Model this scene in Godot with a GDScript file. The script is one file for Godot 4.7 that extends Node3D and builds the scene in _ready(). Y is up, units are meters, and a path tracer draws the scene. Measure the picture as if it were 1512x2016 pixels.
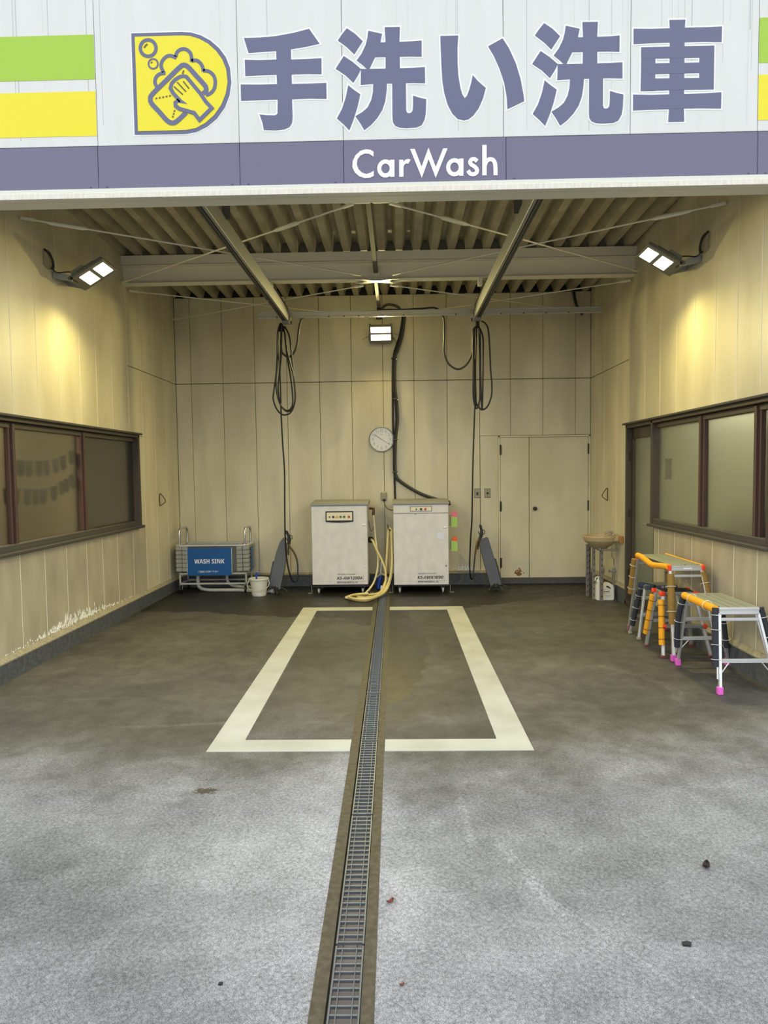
extends Node3D
# A hand car wash bay seen from its forecourt. Metres, y up; the camera stands at x = 0, z = 0 and looks along -z.

const WALL_L := -3.284      # inner faces of the bay
const WALL_R := 2.847
const WALL_B := -10.45
const FRONT := -5.2         # face of the sign fascia
const SKY := 2.4            # brightness of the overcast
const EXPOSURE := 1.0
const LAMP := 3.1           # each flood light panel
var M := {}                 # materials by name
var rng := RandomNumberGenerator.new()
var taken := {}


# ---------------------------------------------------------------- mesh builder
class MB:
	var v := PackedVector3Array()
	var n := PackedVector3Array()
	var u := PackedVector2Array()
	var w := PackedVector2Array()

	func tri(a: Vector3, b: Vector3, c: Vector3, na: Vector3, nb: Vector3, nc: Vector3) -> void:
		# a, b, c run anticlockwise seen from outside
		v.append(a); v.append(c); v.append(b)
		n.append(na); n.append(nc); n.append(nb)
		for p in [a, c, b]:
			u.append(Vector2(p.x, p.z)); w.append(Vector2(p.x, p.z))

	func face(pts: Array, outward: Vector3) -> void:
		var g: Vector3 = (pts[1] - pts[0]).cross(pts[2] - pts[0])
		if g.length() < 1e-12 and pts.size() > 3:
			g = (pts[2] - pts[0]).cross(pts[3] - pts[0])
		var q := pts.duplicate()
		if g.dot(outward) < 0.0:
			q.reverse()
			g = -g
		g = g.normalized()
		for i in range(1, q.size() - 1):
			tri(q[0], q[i], q[i + 1], g, g, g)

	func box(c: Vector3, s: Vector3, b := 0.0, xf := Transform3D()) -> void:
		# a box round c of size s, its edges chamfered by b
		var h := s * 0.5
		b = minf(b, minf(h.x, minf(h.y, h.z)) * 0.9)
		var mid := xf * c
		if b <= 0.0:
			for ax in 3:
				for sg in [-1.0, 1.0]:
					var p := []
					for k in [[-1, -1], [1, -1], [1, 1], [-1, 1]]:
						var q := Vector3()
						q[ax] = h[ax] * sg
						q[(ax + 1) % 3] = h[(ax + 1) % 3] * k[0]
						q[(ax + 2) % 3] = h[(ax + 2) % 3] * k[1]
						p.append(xf * (c + q))
					face(p, (p[0] + p[2]) * 0.5 - mid)
			return
		for ax in 3:
			var a1 := (ax + 1) % 3
			var a2 := (ax + 2) % 3
			for sg in [-1.0, 1.0]:
				var p := []
				for k in [[-1, -1], [1, -1], [1, 1], [-1, 1]]:
					var q := Vector3()
					q[ax] = h[ax] * sg
					q[a1] = (h[a1] - b) * k[0]
					q[a2] = (h[a2] - b) * k[1]
					p.append(xf * (c + q))
				face(p, (p[0] + p[2]) * 0.5 - mid)
				for sh in [-1.0, 1.0]:
					var e := []
					for k in [-1, 1]:
						var q := Vector3()
						q[a1] = h[a1] * sg
						q[a2] = (h[a2] - b) * sh
						q[ax] = (h[ax] - b) * k
						e.append(xf * (c + q))
					for k in [1, -1]:
						var q := Vector3()
						q[a1] = (h[a1] - b) * sg
						q[a2] = h[a2] * sh
						q[ax] = (h[ax] - b) * k
						e.append(xf * (c + q))
					face(e, (e[0] + e[2]) * 0.5 - mid)
		for sx in [-1.0, 1.0]:
			for sy in [-1.0, 1.0]:
				for sz in [-1.0, 1.0]:
					var g := Vector3(sx, sy, sz)
					var t := [xf * (c + g * Vector3(h.x, h.y - b, h.z - b)), xf * (c + g * Vector3(h.x - b, h.y, h.z - b)), xf * (c + g * Vector3(h.x - b, h.y - b, h.z))]
					face(t, t[0] - mid)

	func bar(a: Vector3, e: Vector3, sx: float, sy: float, up := Vector3.UP, b := 0.002) -> void:
		# a rectangular bar from a to e; sx across, sy along «up»
		var z := (e - a).normalized()
		if absf(z.dot(up)) > 0.98:
			up = Vector3.RIGHT
		var x := up.cross(z).normalized()
		box(Vector3.ZERO, Vector3(sx, sy, a.distance_to(e)), b, Transform3D(Basis(x, z.cross(x), z), (a + e) * 0.5))

	func prism(poly: Array, z0: float, z1: float, xf := Transform3D()) -> void:
		# poly: [x, y, x, y ...] or Vector2s in the xy plane, pulled from z0 to z1
		var p := PackedVector2Array()
		if poly[0] is Vector2:
			p = PackedVector2Array(poly)
		else:
			for i in range(0, poly.size(), 2):
				p.append(Vector2(poly[i], poly[i + 1]))
		if Geometry2D.is_polygon_clockwise(p):
			p.reverse()
		var t := Geometry2D.triangulate_polygon(p)
		var f := xf.basis * Vector3(0, 0, 1) * signf(z1 - z0)
		f = f.normalized()
		for i in range(0, t.size(), 3):
			var fr := []
			var bk := []
			for k in 3:
				var q := p[t[i + k]]
				fr.append(xf * Vector3(q.x, q.y, z1))
				bk.append(xf * Vector3(q.x, q.y, z0))
			face(fr, f)
			face(bk, -f)
		for i in p.size():
			var a := p[i]
			var c := p[(i + 1) % p.size()]
			var d := c - a
			face([xf * Vector3(a.x, a.y, z0), xf * Vector3(c.x, c.y, z0), xf * Vector3(c.x, c.y, z1), xf * Vector3(a.x, a.y, z1)], xf.basis * Vector3(d.y, -d.x, 0))

	func ribbon(pts: Array, width: float, z0: float, z1: float, closed := false, xf := Transform3D()) -> void:
		# a flat stroke of that width along 2D points
		var m := pts.size()
		var lf := []
		var rt := []
		for i in m:
			var p: Vector2 = pts[i]
			var pa: Vector2 = pts[(i - 1 + m) % m] if closed or i > 0 else p
			var pb: Vector2 = pts[(i + 1) % m] if closed or i < m - 1 else p
			var d1 := (p - pa).normalized() if p != pa else (pb - p).normalized()
			var d2 := (pb - p).normalized() if p != pb else d1
			var t := (d1 + d2).normalized()
			var nn := Vector2(-t.y, t.x)
			var k := width * 0.5 / maxf(0.5, nn.dot(Vector2(-d1.y, d1.x)))
			lf.append(p + nn * k)
			rt.append(p - nn * k)
		for i in (m if closed else m - 1):
			var j := (i + 1) % m
			prism([lf[i], rt[i], rt[j], lf[j]], z0, z1, xf)

	func tube(pts: Array, radius, sides := 8, closed := false) -> void:
		var m := pts.size()
		var rings := []
		var norms := []
		var up := Vector3.UP
		for i in m:
			var a: Vector3 = pts[(i - 1 + m) % m] if closed or i > 0 else pts[i]
			var e: Vector3 = pts[(i + 1) % m] if closed or i < m - 1 else pts[i]
			var t := (e - a).normalized()
			if i == 0 and absf(t.dot(up)) > 0.9:
				up = Vector3.RIGHT
			var x := up.cross(t)
			if x.length() < 1e-4:
				x = Vector3.FORWARD.cross(t)
			x = x.normalized()
			up = t.cross(x).normalized()
			var r: float = radius[i] if radius is Array else radius
			var ring := []
			var nr := []
			for k in sides:
				var g := TAU * k / sides
				var d := x * cos(g) + up * sin(g)
				ring.append(pts[i] + d * r)
				nr.append(d)
			rings.append(ring)
			norms.append(nr)
		for i in (m if closed else m - 1):
			var j := (i + 1) % m
			for k in sides:
				var l := (k + 1) % sides
				tri(rings[i][k], rings[i][l], rings[j][l], norms[i][k], norms[i][l], norms[j][l])
				tri(rings[i][k], rings[j][l], rings[j][k], norms[i][k], norms[j][l], norms[j][k])
		if not closed:
			face(rings[0], pts[0] - pts[1])
			face(rings[m - 1], pts[m - 1] - pts[m - 2])

	func lathe(profile: Array, sides := 24, xf := Transform3D(), squash := Vector3.ONE) -> void:
		# profile: [radius, height] pairs round the y axis, from the bottom up on the outside
		for i in profile.size() - 1:
			var a: Vector2 = Vector2(profile[i][0], profile[i][1])
			var c: Vector2 = Vector2(profile[i + 1][0], profile[i + 1][1])
			if a.distance_to(c) < 1e-6:
				continue
			var d := (c - a).normalized()
			for k in sides:
				var g0 := TAU * k / sides
				var g1 := TAU * (k + 1) / sides
				var e0 := Vector3(cos(g0), 0, -sin(g0))
				var e1 := Vector3(cos(g1), 0, -sin(g1))
				var n0 := (xf.basis * ((e0 * d.y + Vector3(0, -d.x, 0)) / squash)).normalized()
				var n1 := (xf.basis * ((e1 * d.y + Vector3(0, -d.x, 0)) / squash)).normalized()
				var p00 := xf * ((e0 * a.x + Vector3(0, a.y, 0)) * squash)
				var p01 := xf * ((e1 * a.x + Vector3(0, a.y, 0)) * squash)
				var p10 := xf * ((e0 * c.x + Vector3(0, c.y, 0)) * squash)
				var p11 := xf * ((e1 * c.x + Vector3(0, c.y, 0)) * squash)
				tri(p00, p01, p11, n0, n1, n1)
				tri(p00, p11, p10, n0, n1, n0)

	func text(s: String, size: float, depth: float, xf := Transform3D(), lean := 0.0, font := "Droid Sans", weight := 400, width := 0.0) -> void:
		# lettering round the origin of xf, its face towards +z; stretched to «width» when given
		var tm := TextMesh.new()
		var sf := SystemFont.new()
		sf.font_names = PackedStringArray([font])
		sf.font_weight = weight
		tm.font = sf
		tm.font_size = 64
		tm.pixel_size = size / 64.0
		tm.depth = depth
		tm.text = s
		tm.curve_step = 2.0
		var k := 1.0
		if width > 0.0:
			k = width / maxf(tm.get_aabb().size.x, 1e-4)
		for f in tm.get_surface_count():
			var a := tm.surface_get_arrays(f)
			var pv: PackedVector3Array = a[Mesh.ARRAY_VERTEX]
			var pn: PackedVector3Array = a[Mesh.ARRAY_NORMAL]
			var ix: PackedInt32Array = a[Mesh.ARRAY_INDEX] if a[Mesh.ARRAY_INDEX] != null else PackedInt32Array(range(pv.size()))
			for i in ix:
				var q := pv[i]
				v.append(xf * Vector3(q.x * k + q.y * lean, q.y, q.z))
				n.append((xf.basis * pn[i]).normalized())
				u.append(Vector2(q.x, q.y)); w.append(Vector2(q.x, q.y))

	func mesh() -> ArrayMesh:
		var a := []
		a.resize(Mesh.ARRAY_MAX)
		a[Mesh.ARRAY_VERTEX] = v
		a[Mesh.ARRAY_NORMAL] = n
		a[Mesh.ARRAY_TEX_UV] = u
		a[Mesh.ARRAY_TEX_UV2] = w
		var m := ArrayMesh.new()
		m.add_surface_from_arrays(Mesh.PRIMITIVE_TRIANGLES, a)
		return m


# ---------------------------------------------------------------- scene helpers
func numbered(called: String) -> String:
	var k: int = taken.get(called, -1) + 1
	taken[called] = k
	return called if k == 0 else "%s_%03d" % [called, k]


func thing(called: String, label: String, category: String, at := Vector3.ZERO, group := "") -> Node3D:
	var o := Node3D.new()
	o.name = numbered(called)
	add_child(o, true)
	o.position = at
	o.set_meta("label", label)
	o.set_meta("category", category)
	if group:
		o.set_meta("group", group)
	return o


func obj(called: String, mb, m: Material, parent: Node = self, at := Vector3.ZERO, label := "") -> MeshInstance3D:
	var o := MeshInstance3D.new()
	o.name = numbered(called) if parent == self else called
	o.mesh = mb.mesh() if mb is MB else mb
	o.material_override = m
	o.position = at
	parent.add_child(o, true)
	if label:
		o.set_meta("label", label)
	return o


func tag(o: Node3D, label: String, category: String, group := "") -> void:
	o.set_meta("label", label)
	o.set_meta("category", category)
	if group:
		o.set_meta("group", group)


func struct(called: String, mb, m: Material, label: String, category: String) -> MeshInstance3D:
	var o := obj(called, mb, m)
	o.set_meta("kind", "structure")
	tag(o, label, category)
	return o


func one(c: Vector3, s: Vector3, b := 0.0) -> MB:
	var mb := MB.new()
	mb.box(c, s, b)
	return mb


func span(a: Vector3, e: Vector3, b := 0.0) -> MB:
	# a box between two opposite corners
	return one((a + e) * 0.5, (e - a).abs(), b)


func smooth(pts: Array, per := 8, closed := false) -> Array:
	# Catmull-Rom through the points
	var out := []
	var m := pts.size()
	for i in (m if closed else m - 1):
		var p0 = pts[(i - 1 + m) % m] if closed or i > 0 else pts[i] * 2.0 - pts[i + 1]
		var p1 = pts[i]
		var p2 = pts[(i + 1) % m]
		var p3 = pts[(i + 2) % m] if closed or i < m - 2 else p2 * 2.0 - p1
		for k in per:
			var t := float(k) / per
			out.append(p1.cubic_interpolate(p2, p0, p3, t))
	if not closed:
		out.append(pts[m - 1])
	return out


func pipe(pts: Array, r: float, sides := 8, per := 8) -> MB:
	var mb := MB.new()
	mb.tube(smooth(pts, per), r, sides)
	return mb


func v2(flat: Array) -> Array:
	var o := []
	for i in range(0, flat.size(), 2):
		o.append(Vector2(flat[i], flat[i + 1]))
	return o


func oval(c: Vector2, rx: float, ry: float, m := 28) -> Array:
	var o := []
	for k in m:
		o.append(c + Vector2(cos(TAU * k / m) * rx, sin(TAU * k / m) * ry))
	return o


# ---------------------------------------------------------------- materials
func mat(called: String, c: Color, rough := 0.6, metal := 0.0, spec := 0.5) -> StandardMaterial3D:
	var m := StandardMaterial3D.new()
	m.resource_name = called
	m.albedo_color = c
	m.roughness = rough
	m.metallic = metal
	m.metallic_specular = spec
	M[called] = m
	return m


func noise_image(side: int, freq: float, octaves := 4, sd := 1, kind := FastNoiseLite.TYPE_SIMPLEX_SMOOTH) -> Image:
	var f := FastNoiseLite.new()
	f.seed = sd
	f.noise_type = kind
	f.frequency = freq
	f.fractal_octaves = octaves
	return f.get_seamless_image(side, side)


func tinted(im: Image, lo: Color, hi: Color, power := 1.0) -> ImageTexture:
	# a grey picture turned into one that runs from lo to hi
	var data := im.get_data()
	var out := PackedByteArray()
	out.resize(data.size() * 3)
	for i in data.size():
		var t := pow(data[i] / 255.0, power)
		out[i * 3] = int(255 * lerpf(lo.r, hi.r, t))
		out[i * 3 + 1] = int(255 * lerpf(lo.g, hi.g, t))
		out[i * 3 + 2] = int(255 * lerpf(lo.b, hi.b, t))
	return ImageTexture.create_from_image(Image.create_from_data(im.get_width(), im.get_height(), false, Image.FORMAT_RGB8, out))


func normal_of(im: Image, strength: float) -> ImageTexture:
	var c: Image = im.duplicate()
	c.convert(Image.FORMAT_RGBA8)
	c.bump_map_to_normal_map(strength)
	return ImageTexture.create_from_image(c)


func worn(m: StandardMaterial3D, tex: Texture2D, scale: Vector3, world := true) -> void:
	m.albedo_texture = tex
	m.uv1_triplanar = true
	m.uv1_world_triplanar = world
	m.uv1_scale = scale


func materials() -> void:
	var fine := noise_image(256, 0.05, 4, 3)
	var cloud := noise_image(256, 0.012, 5, 7)
	var grain := noise_image(256, 0.16, 3, 11)
	# painted steel wall panels: cream, a little glossy, softly stained in upright streaks
	var m := mat("cream_panel", Color(0.87, 0.835, 0.71), 0.36)
	worn(m, tinted(cloud, Color(0.86, 0.85, 0.83), Color(1, 1, 1), 0.8), Vector3(0.5, 0.13, 0.5))
	m = mat("cream_panel_grimy_shaded", Color(0.74, 0.70, 0.60), 0.45)  # darker for splash dirt and, in the same colour, shade under the sills
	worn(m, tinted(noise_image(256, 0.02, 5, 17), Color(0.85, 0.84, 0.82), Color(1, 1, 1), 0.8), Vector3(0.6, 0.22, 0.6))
	m = mat("cream_backing", Color(0.42, 0.40, 0.33), 0.8)
	m = mat("cream_door", Color(0.86, 0.825, 0.71), 0.45)
	worn(m, tinted(cloud, Color(0.90, 0.89, 0.86), Color(1, 1, 1), 0.8), Vector3(0.4, 0.2, 0.4))
	mat("peeled_paint", Color(0.95, 0.94, 0.90), 0.8)
	mat("rust", Color(0.52, 0.36, 0.19), 0.9)
	m = mat("base_concrete", Color(0.36, 0.37, 0.38), 0.75)
	worn(m, tinted(fine, Color(0.72, 0.72, 0.72), Color(1, 1, 1)), Vector3(1.2, 1.2, 1.2))
	m = mat("ledge_paint", Color(0.70, 0.67, 0.58), 0.7)
	worn(m, tinted(fine, Color(0.62, 0.60, 0.55), Color(1, 1, 1), 0.7), Vector3(2, 2, 2))
	m = mat("kerb_concrete", Color(0.33, 0.305, 0.25), 0.6)
	worn(m, tinted(fine, Color(0.62, 0.60, 0.55), Color(1, 1, 1)), Vector3(1.7, 1.7, 1.7))
	mat("trench", Color(0.60, 0.55, 0.52), 0.5)
	# steel and aluminium
	m = mat("roof_sheet", Color(0.74, 0.71, 0.60), 0.55)
	worn(m, tinted(cloud, Color(0.80, 0.79, 0.76), Color(1, 1, 1)), Vector3(0.6, 0.6, 0.6))
	mat("closer", Color(0.42, 0.40, 0.34), 0.8)
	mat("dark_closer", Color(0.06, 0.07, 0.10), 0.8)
	mat("roof_top", Color(0.5, 0.5, 0.5), 0.8)
	mat("painted_beam", Color(0.88, 0.86, 0.78), 0.5)
	mat("galvanised", Color(0.54, 0.54, 0.53), 0.5, 0.3)
	mat("strut_grey", Color(0.36, 0.35, 0.32), 0.7)
	mat("joint_highlight", Color(0.93, 0.90, 0.80), 0.5)  # painted highlight: light caught along the side-wall panel joints
	mat("rail_dark", Color(0.20, 0.21, 0.22), 0.55, 0.1)
	mat("rail_track", Color(0.30, 0.31, 0.32), 0.5, 0.2)
	mat("aluminium", Color(0.78, 0.78, 0.77), 0.36, 0.75)
	mat("aluminium_bright", Color(0.80, 0.80, 0.80), 0.34, 0.6)
	m = mat("stainless", Color(0.85, 0.83, 0.80), 0.45, 0.2)
	worn(m, tinted(noise_image(256, 0.03, 5, 21), Color(0.93, 0.93, 0.93), Color(1, 1, 1)), Vector3(0.9, 0.5, 0.9))
	mat("chrome", Color(0.80, 0.80, 0.80), 0.2, 0.95)
	mat("brass", Color(0.34, 0.27, 0.16), 0.45, 0.5)
	mat("grate_steel", Color(0.44, 0.46, 0.48), 0.42, 0.6)
	mat("dark_metal", Color(0.17, 0.17, 0.17), 0.5, 0.4)
	mat("bronze_frame", Color(0.28, 0.25, 0.215), 0.5, 0.25)
	mat("bronze_mullion", Color(0.33, 0.24, 0.20), 0.5, 0.3)
	mat("sill_dirty", Color(0.27, 0.255, 0.235), 0.7, 0.1)
	# plastics and rubber
	mat("black_rubber", Color(0.045, 0.045, 0.05), 0.42)
	mat("black_plastic", Color(0.06, 0.06, 0.06), 0.5)
	mat("grey_hose", Color(0.27, 0.26, 0.22), 0.5)
	mat("grey_post", Color(0.29, 0.30, 0.33), 0.5)
	mat("grey_post_dark", Color(0.17, 0.175, 0.18), 0.6)
	mat("yellow_hose", Color(0.80, 0.735, 0.50), 0.4)
	mat("cream_hose", Color(0.80, 0.765, 0.60), 0.4)
	mat("white_hose", Color(0.66, 0.66, 0.64), 0.45)
	mat("tub_grey", Color(0.56, 0.56, 0.53), 0.5)
	mat("tub_groove", Color(0.33, 0.33, 0.31), 0.6)
	mat("sign_blue", Color(0.0, 0.31, 0.56), 0.4)
	mat("white_print", Color(0.90, 0.90, 0.90), 0.5)
	mat("black_print", Color(0.05, 0.05, 0.05), 0.5)
	mat("grey_print", Color(0.40, 0.40, 0.40), 0.5)
	mat("bucket_white", Color(0.80, 0.79, 0.74), 0.5)
	mat("brush_blue", Color(0.03, 0.25, 0.62), 0.5)
	mat("plate_beige", Color(0.62, 0.59, 0.50), 0.5)
	mat("plate_dark", Color(0.24, 0.23, 0.20), 0.5)
	mat("hinge", Color(0.24, 0.22, 0.19), 0.4, 0.6)
	mat("ivory_panel", Color(0.88, 0.84, 0.74), 0.5)
	mat("button_red", Color(0.75, 0.12, 0.08), 0.4)
	mat("button_green", Color(0.10, 0.42, 0.16), 0.4)
	mat("button_yellow", Color(0.85, 0.68, 0.16), 0.4)
	mat("pocket_green", Color(0.62, 0.75, 0.38), 0.6)
	mat("card_pink", Color(0.85, 0.45, 0.52), 0.7)
	mat("card_orange", Color(0.90, 0.35, 0.18), 0.7)
	m = mat("porcelain_dirty", Color(0.80, 0.74, 0.60), 0.4)
	worn(m, tinted(grain, Color(0.62, 0.52, 0.40), Color(1, 1, 1), 0.6), Vector3(2.5, 2.5, 2.5))
	mat("stand_grey", Color(0.48, 0.46, 0.44), 0.55, 0.2)
	mat("wood", Color(0.60, 0.44, 0.24), 0.7)
	mat("jug_white", Color(0.90, 0.89, 0.84), 0.4)
	mat("foam_yellow", Color(0.90, 0.62, 0.09), 0.8)
	m = mat("foam_yellow_worn", Color(0.68, 0.54, 0.25), 0.85)
	worn(m, tinted(grain, Color(0.55, 0.52, 0.46), Color(1, 1, 1), 0.8), Vector3(4, 1.2, 4))
	mat("foam_dark", Color(0.15, 0.16, 0.185), 0.85)
	mat("foam_navy", Color(0.16, 0.20, 0.28), 0.85)
	mat("rubber_pink", Color(0.84, 0.36, 0.72), 0.5)
	mat("rubber_pink_dull", Color(0.55, 0.32, 0.36), 0.6)
	mat("plastic_orange", Color(0.92, 0.24, 0.08), 0.5)
	mat("rubber_red_dull", Color(0.50, 0.24, 0.20), 0.7)
	mat("step_green", Color(0.55, 0.56, 0.49), 0.55, 0.2)
	mat("step_groove", Color(0.09, 0.09, 0.07), 0.8)
	mat("tie_white", Color(0.88, 0.88, 0.86), 0.5)
	mat("leaf", Color(0.16, 0.10, 0.06), 0.8)
	mat("leaf_red", Color(0.42, 0.20, 0.14), 0.8)
	mat("debris", Color(0.10, 0.11, 0.13), 0.8)
	m = mat("line_paint", Color(0.715, 0.715, 0.68), 0.7)
	worn(m, tinted(noise_image(256, 0.02, 5, 41), Color(0.88, 0.87, 0.84), Color(1, 1, 1), 0.7), Vector3(0.35, 0.35, 0.35))
	# the sign
	m = mat("sign_white", Color(0.785, 0.785, 0.77), 0.5)
	worn(m, tinted(noise_image(256, 0.025, 4, 51), Color(0.965, 0.97, 0.965), Color(1, 1, 1), 0.5), Vector3(1.2, 0.12, 1.2))
	mat("sign_key", Color(0.86, 0.86, 0.86), 0.45)
	m = mat("sign_purple", Color(0.375, 0.362, 0.455), 0.5)
	mat("sign_letter", Color(0.335, 0.345, 0.455), 0.5)
	mat("sign_green", Color(0.57, 0.70, 0.16), 0.5)
	mat("sign_yellow", Color(0.84, 0.78, 0.06), 0.5)
	mat("sign_olive", Color(0.36, 0.32, 0.10), 0.45)
	mat("sign_streak", Color(0.66, 0.67, 0.66), 0.7)
	m = mat("sign_trim", Color(0.82, 0.80, 0.76), 0.5)
	worn(m, tinted(noise_image(256, 0.04, 4, 61), Color(0.86, 0.84, 0.80), Color(1, 1, 1), 0.5), Vector3(3, 0.4, 3))
	mat("soffit", Color(0.80, 0.80, 0.75), 0.6)
	# glass: ground on one side, so that what stands behind it blurs
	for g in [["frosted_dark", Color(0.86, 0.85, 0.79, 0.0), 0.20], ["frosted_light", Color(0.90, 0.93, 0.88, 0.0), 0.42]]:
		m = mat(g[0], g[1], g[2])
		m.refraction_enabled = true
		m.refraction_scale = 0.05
	m = mat("clock_glass", Color(1, 1, 1, 0.08), 0.03)
	m.transparency = BaseMaterial3D.TRANSPARENCY_ALPHA
	mat("clock_face", Color(0.86, 0.85, 0.80), 0.5)
	mat("room_wall", Color(0.66, 0.65, 0.56), 0.9)
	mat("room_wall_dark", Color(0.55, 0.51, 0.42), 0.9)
	mat("dark_board", Color(0.20, 0.19, 0.14), 0.9)
	mat("bunting", Color(0.10, 0.10, 0.09), 0.9)
	mat("paper_grey", Color(0.42, 0.42, 0.36), 0.8)
	# lamps: the glow the eye sees; the light itself is an area light before each face
	m = mat("lamp_glow", Color(1, 1, 1), 0.5)
	m.emission_enabled = true
	m.emission = Color(1.0, 0.98, 0.88)
	m.emission_energy_multiplier = 3.0
	mat("lamp_body", Color(0.46, 0.45, 0.41), 0.5, 0.3)
	mat("lamp_box", Color(0.62, 0.63, 0.60), 0.5, 0.2)
	floor_materials()


func floor_materials() -> void:
	# One picture of the slab: x -3.5 .. 3.1, z -10.6 .. -1.4, with wear, wet ground and scuffs at their places.
	var wide := 900
	var high := 1254
	var x0 := -3.5
	var z0 := -10.6
	var px := 6.6 / wide
	var pz := 9.2 / high
	var f := FastNoiseLite.new()
	f.seed = 5
	f.frequency = 0.004
	f.fractal_octaves = 6
	f.fractal_gain = 0.62
	var mottle := f.get_image(wide, high).get_data()
	f.seed = 9
	f.frequency = 0.03
	f.fractal_octaves = 3
	var blot := f.get_image(wide, high).get_data()
	f.seed = 15
	f.frequency = 0.35
	f.fractal_octaves = 2
	var speck := f.get_image(wide, high).get_data()
	f.seed = 23
	f.frequency = 0.006
	f.fractal_octaves = 4
	f.domain_warp_enabled = true
	f.domain_warp_amplitude = 60.0
	var brush := f.get_image(wide, high).get_data()
	var wet_back := PackedVector2Array(v2([-3.5, -10.6, 3.1, -10.6, 3.1, -9.75, 2.2, -9.35, 1.3, -8.9, 0.75, -8.62, 0.55, -8.55, 0.25, -8.45, 0.1, -8.35, -0.1, -8.2, -0.33, -7.62, -0.5, -7.75, -0.52, -8.05, -0.85, -8.10, -1.25, -8.18, -1.95, -8.35, -2.45, -8.55, -3.5, -8.62]))
	var wet_side := PackedVector2Array(v2([-0.12, -8.3, 0.08, -8.3, 0.20, -7.75, 0.16, -7.45, 0.27, -7.05, 0.29, -6.5, 0.21, -6.0, 0.155, -5.65, 0.06, -5.25, -0.11, -5.0]))
	var rgb := PackedByteArray()
	rgb.resize(wide * high * 3)
	var ro := PackedByteArray()
	ro.resize(wide * high)
	for j in high:
		var z := z0 + (j + 0.5) * pz
		for i in wide:
			var x := x0 + (i + 0.5) * px
			var k := j * wide + i
			var a := mottle[k] / 255.0 - 0.5
			var b := blot[k] / 255.0 - 0.5
			var s := speck[k] / 255.0 - 0.5
			var g := brush[k] / 255.0 - 0.5
			# weathered pale asphalt outside, smoother and dirtier under the roof
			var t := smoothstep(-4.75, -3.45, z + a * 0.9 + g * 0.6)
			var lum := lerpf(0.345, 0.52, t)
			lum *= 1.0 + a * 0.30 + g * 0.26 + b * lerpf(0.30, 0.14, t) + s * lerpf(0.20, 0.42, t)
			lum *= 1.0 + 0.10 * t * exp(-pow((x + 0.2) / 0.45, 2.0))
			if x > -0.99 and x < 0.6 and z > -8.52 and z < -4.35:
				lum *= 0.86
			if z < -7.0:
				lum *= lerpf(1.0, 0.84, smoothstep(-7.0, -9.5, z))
			var warm := lerpf(1.0, 0.15, t)
			var rough := lerpf(0.62, 0.86, t) - a * 0.12
			if z < -4.9:
				var q := Vector2(x + b * 0.12, z + a * 0.10 + b * 0.16)
				var wet := 0.0
				if z < -7.5 and Geometry2D.is_point_in_polygon(q, wet_back):
					wet = 1.0
				elif x > -0.2 and x < 0.4 and Geometry2D.is_point_in_polygon(q, wet_side):
					wet = 1.0
				if wet > 0.0:
					lum *= 0.50
					warm += 1.1
					rough = (0.52 if z < -8.0 else 0.46) + b * 0.25
			rgb[k * 3] = clampi(int(255 * lum * (1.0 + 0.015 * warm)), 0, 255)
			rgb[k * 3 + 1] = clampi(int(255 * lum * (1.0 - 0.012 * warm)), 0, 255)
			rgb[k * 3 + 2] = clampi(int(255 * lum * (1.03 - 0.105 * warm)), 0, 255)
			ro[k] = clampi(int(255 * rough), 0, 255)
	var im := Image.create_from_data(wide, high, false, Image.FORMAT_RGB8, rgb)
	# scuffs, a crack and an old oil spot
	var scuffs := [[[-1.95, -4.62, -1.7, -4.62, -1.2, -4.68], 0.05, 1.22], [[1.75, -6.0, 1.95, -5.75, 2.1, -5.35, 2.0, -5.0], 0.09, 1.16], [[1.0, -4.62, 1.5, -4.66], 0.02, 1.18], [[1.15, -5.6, 1.55, -5.45], 0.02, 1.15],
		[[0.55, -2.75, 0.75, -2.45, 0.95, -2.15, 1.1, -1.85], 0.02, 1.10], [[0.45, -3.1, 0.6, -2.6], 0.07, 1.12], [[0.3, -3.6, 0.32, -3.1], 0.05, 1.10], [[-2.1, -2.72, -1.5, -2.86, -0.9, -2.95], 0.006, 0.62],
		[[1.95, -3.9, 2.35, -4.0, 2.6, -4.1], 0.008, 0.6], [[-3.0, -5.3, -2.5, -5.2, -2.0, -5.25], 0.03, 1.14]]
	for sc in scuffs:
		var line := smooth(v2(sc[0]), 24)
		for p in line:
			var r := int(sc[1] / px * 0.5)
			var cx := int((p.x - x0) / px)
			var cy := int((p.y - z0) / pz)
			for dy in range(-r, r + 1):
				for dx in range(-r, r + 1):
					if dx * dx + dy * dy <= r * r and cx + dx >= 0 and cy + dy >= 0 and cx + dx < wide and cy + dy < high:
						var k := (cy + dy) * wide + cx + dx
						var l: float = 1.0 + (sc[2] - 1.0) * clampf(0.35 + 1.6 * (speck[k] / 255.0 - 0.25), 0.0, 1.0)
						im.set_pixel(cx + dx, cy + dy, Color(minf(1, rgb[k * 3] / 255.0 * l), minf(1, rgb[k * 3 + 1] / 255.0 * l), minf(1, rgb[k * 3 + 2] / 255.0 * l)))
	for j in range(-9, 10):
		for i in range(-13, 14):
			var k := (int((-3.65 - z0) / pz) + j) * wide + int((-1.06 - x0) / px) + i
			if i * i / 150.0 + j * j / 60.0 + (blot[k] / 255.0 - 0.5) * 1.6 + (speck[k] / 255.0 - 0.5) * 0.9 < 0.62:
				im.set_pixel(k % wide, k / wide, Color(0.30, 0.27, 0.24))
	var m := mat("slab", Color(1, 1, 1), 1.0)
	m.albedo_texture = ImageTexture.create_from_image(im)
	m.roughness_texture = ImageTexture.create_from_image(Image.create_from_data(wide, high, false, Image.FORMAT_L8, ro))
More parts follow.
